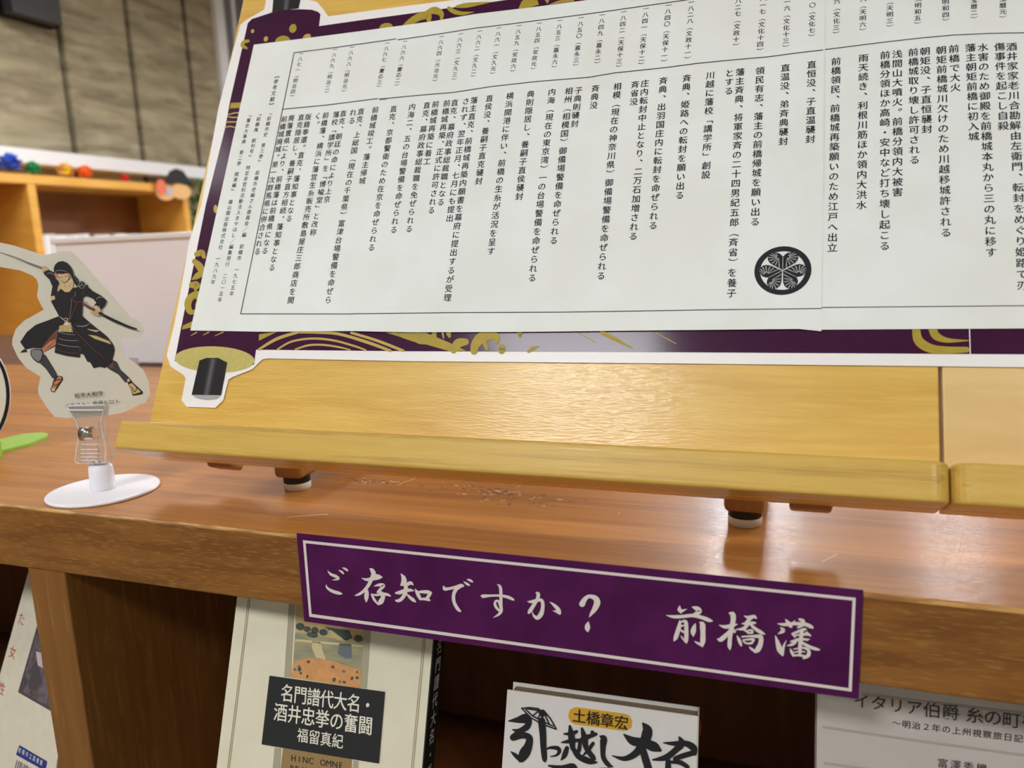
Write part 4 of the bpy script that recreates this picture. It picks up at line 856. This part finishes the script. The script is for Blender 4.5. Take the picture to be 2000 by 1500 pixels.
# neck and head
ip([(345, 570), (400, 560), (480, 540), (520, 560), (512, 640), (470, 690), (420, 690), (370, 650)], SK); ip([(345, 590), (370, 650), (325, 690), (330, 640)], TAN); isx([(410, 600, 3), (430, 640, 3)], BRW); isx([(490, 590, 3), (470, 630, 3)], BRW); ip([(515, 470), (570, 520), (600, 590), (560, 620), (520, 560), (490, 490)], DK)
ip([(330, 470), (460, 462), (466, 520), (440, 560), (405, 572), (370, 555), (345, 520)], SK); ip([(280, 468), (335, 470), (330, 500), (330, 525), (300, 500)], RST); ip([(445, 455), (480, 460), (478, 500), (462, 520)], RST)
isx([(355, 545, 4), (400, 574, 7), (440, 562, 6), (466, 520, 5)], DK); isx([(350, 505, 5), (378, 510, 7)], BRW); isx([(410, 500, 5), (445, 495, 7)], BRW); isx([(395, 500, 2), (388, 525, 3)], BRW); isx([(385, 548, 3), (415, 545, 3)], BRW)
ip([(285, 450), (280, 400), (300, 350), (340, 320), (390, 312), (440, 330), (485, 375), (515, 440), (520, 480), (490, 480), (460, 455), (380, 470), (330, 462)], DK); isx([(300, 435, 3), (370, 425, 5), (440, 440, 3)], LIN_)
for y0 in (500, 530, 560): isx([(520 + (y0 - 500) * .6, y0, 3), (560 + (y0 - 500) * .5, y0 - 15, 4)], LIN_)
lay[0] += .00002; m.ell(CPN, (60 + 625 * .16, 460 + 602 * .16), 7, 7.6, lay[0], GRY); lay[0] += .00002; m.ell(CPN, (60 + 625 * .16, 460 + 602 * .16), 5.4, 6, lay[0], DK)
for a in (90, 210, 330): isx([(625, 602, 8), (625 + 28 * math.cos(R(a)), 602 - 28 * math.sin(R(a)), 12)], GRY)
isx([(490, 775, 4), (545, 735, 5)], RED); isx([(490, 775, 5), (560, 815, 6), (640, 800, 5)], RED); isx([(565, 820, 5), (520, 930, 5), (475, 1050, 6)], RED); isx([(475, 1060, 6), (560, 1180, 6), (720, 1340, 6), (900, 1500, 5)], RED); isx([(500, 780, 3), (490, 900, 3), (470, 1030, 3)], LIN_); isx([(540, 690, 3), (545, 740, 3)], LIN_)
isx([(370, 990, 7), (420, 1030, 12), (470, 1040, 8)], BRW); isx([(410, 1010, 6), (450, 1015, 10), (440, 1060, 8)], SK)
# scabbard and hand
isx([(635, 830, 26), (700, 870, 34), (770, 905, 34)], BRW); isx([(655, 835, 6), (665, 810, 7), (690, 815, 6), (680, 840, 5)], RED); isx([(840, 945, 30), (950, 1005, 34), (1080, 1065, 32), (1200, 1115, 28), (1290, 1142, 20)], DK)
ip([(760, 870), (800, 850), (850, 900), (856, 950), (835, 978), (770, 968), (728, 945), (740, 910)], SK)
for a in ([(765, 930, 4), (800, 940, 4), (835, 972, 3)], [(770, 905, 4), (810, 915, 4), (850, 945, 3)], [(735, 930, 3), (760, 950, 3), (790, 962, 3)]): isx(a, BRW)
row(m, CPN, '松平大和守', (151, 773), (196, 768.5), lay[0] + .0001, DK, .98, .012)
row(m, CPN, 'イラスト：井田ヒロト', (131, 792.5), (229, 784), lay[0] + .0001, DK, .95, .008)
tag(m.build('samurai_cutout', ILM, None, CPN.at(175, 815)), 'cream paper cut-out of a dark-robed swordsman held in the clear clip', 'paper cut-out')

# ------------------------------------------------------------------ oval card on a green foot at the left edge
gl = [onZ(x, y, 0) for x, y in ((-150, 930), (3, 884.5), (60, 870), (88, 858), (95, 853), (92, 850), (80, 848.5), (47, 851.5), (3, 862), (-80, 880), (-150, 900))]
r = empty('card_stand', onZ(-20, 880, 0), 'lime green leaf-shaped card stand at the left edge', 'card stand')
MB().slab(gl[::-1], (0, 0, .0022)).build('base', GREEN, r)
g0 = onZ(1, 893, 0); OV = bplane(g0 + np.array([-.004, 0, 0]), 22, 0)
MB().slab([OV.at(x, y) for x, y in ((-40, 903), (4, 897), (5, 890), (2.5, 862), (-40, 868))], OV.n * .003).build('slot', GREEN, r)
OV2 = Plane(OV.P - OV.n * .002, OV.u, OV.v, OV.n)
m = MB(); ov = lambda a, b_, n=48: [(-72 + a * math.cos(2 * math.pi * k / n), 772 + b_ * math.sin(2 * math.pi * k / n)) for k in range(n)]
m.slab([OV2.at(x, y) for x, y in ov(93, 115)], OV2.n * .001, 0); m.poly(OV2, ov(91.5, 113), .0012, 1); m.poly(OV2, ov(84, 107), .0014, 2)
tag(m.build('oval_card', [CARD, BLACKP, CREAM], None, OV2.at(-60, 880)), 'cream oval card with black rim in the green stand at the left edge', 'card')

# small clear block beyond the cut-out
k0 = onZ(264, 742, 0)
r = MB().cube(k0[0] - .012, k0[0] + .006, k0[1], k0[1] + .004, 0, .030, 0, .0008).build('acrylic_block', noisy(mat('iridescent_plastic', (230, 226, 236), .15, trans=.6), (206, 214, 236), (200, 200, 200), .8), None, (k0[0], k0[1], 0))
tag(r, 'small clear acrylic piece on the bookcase top behind the cut-out', 'acrylic block')
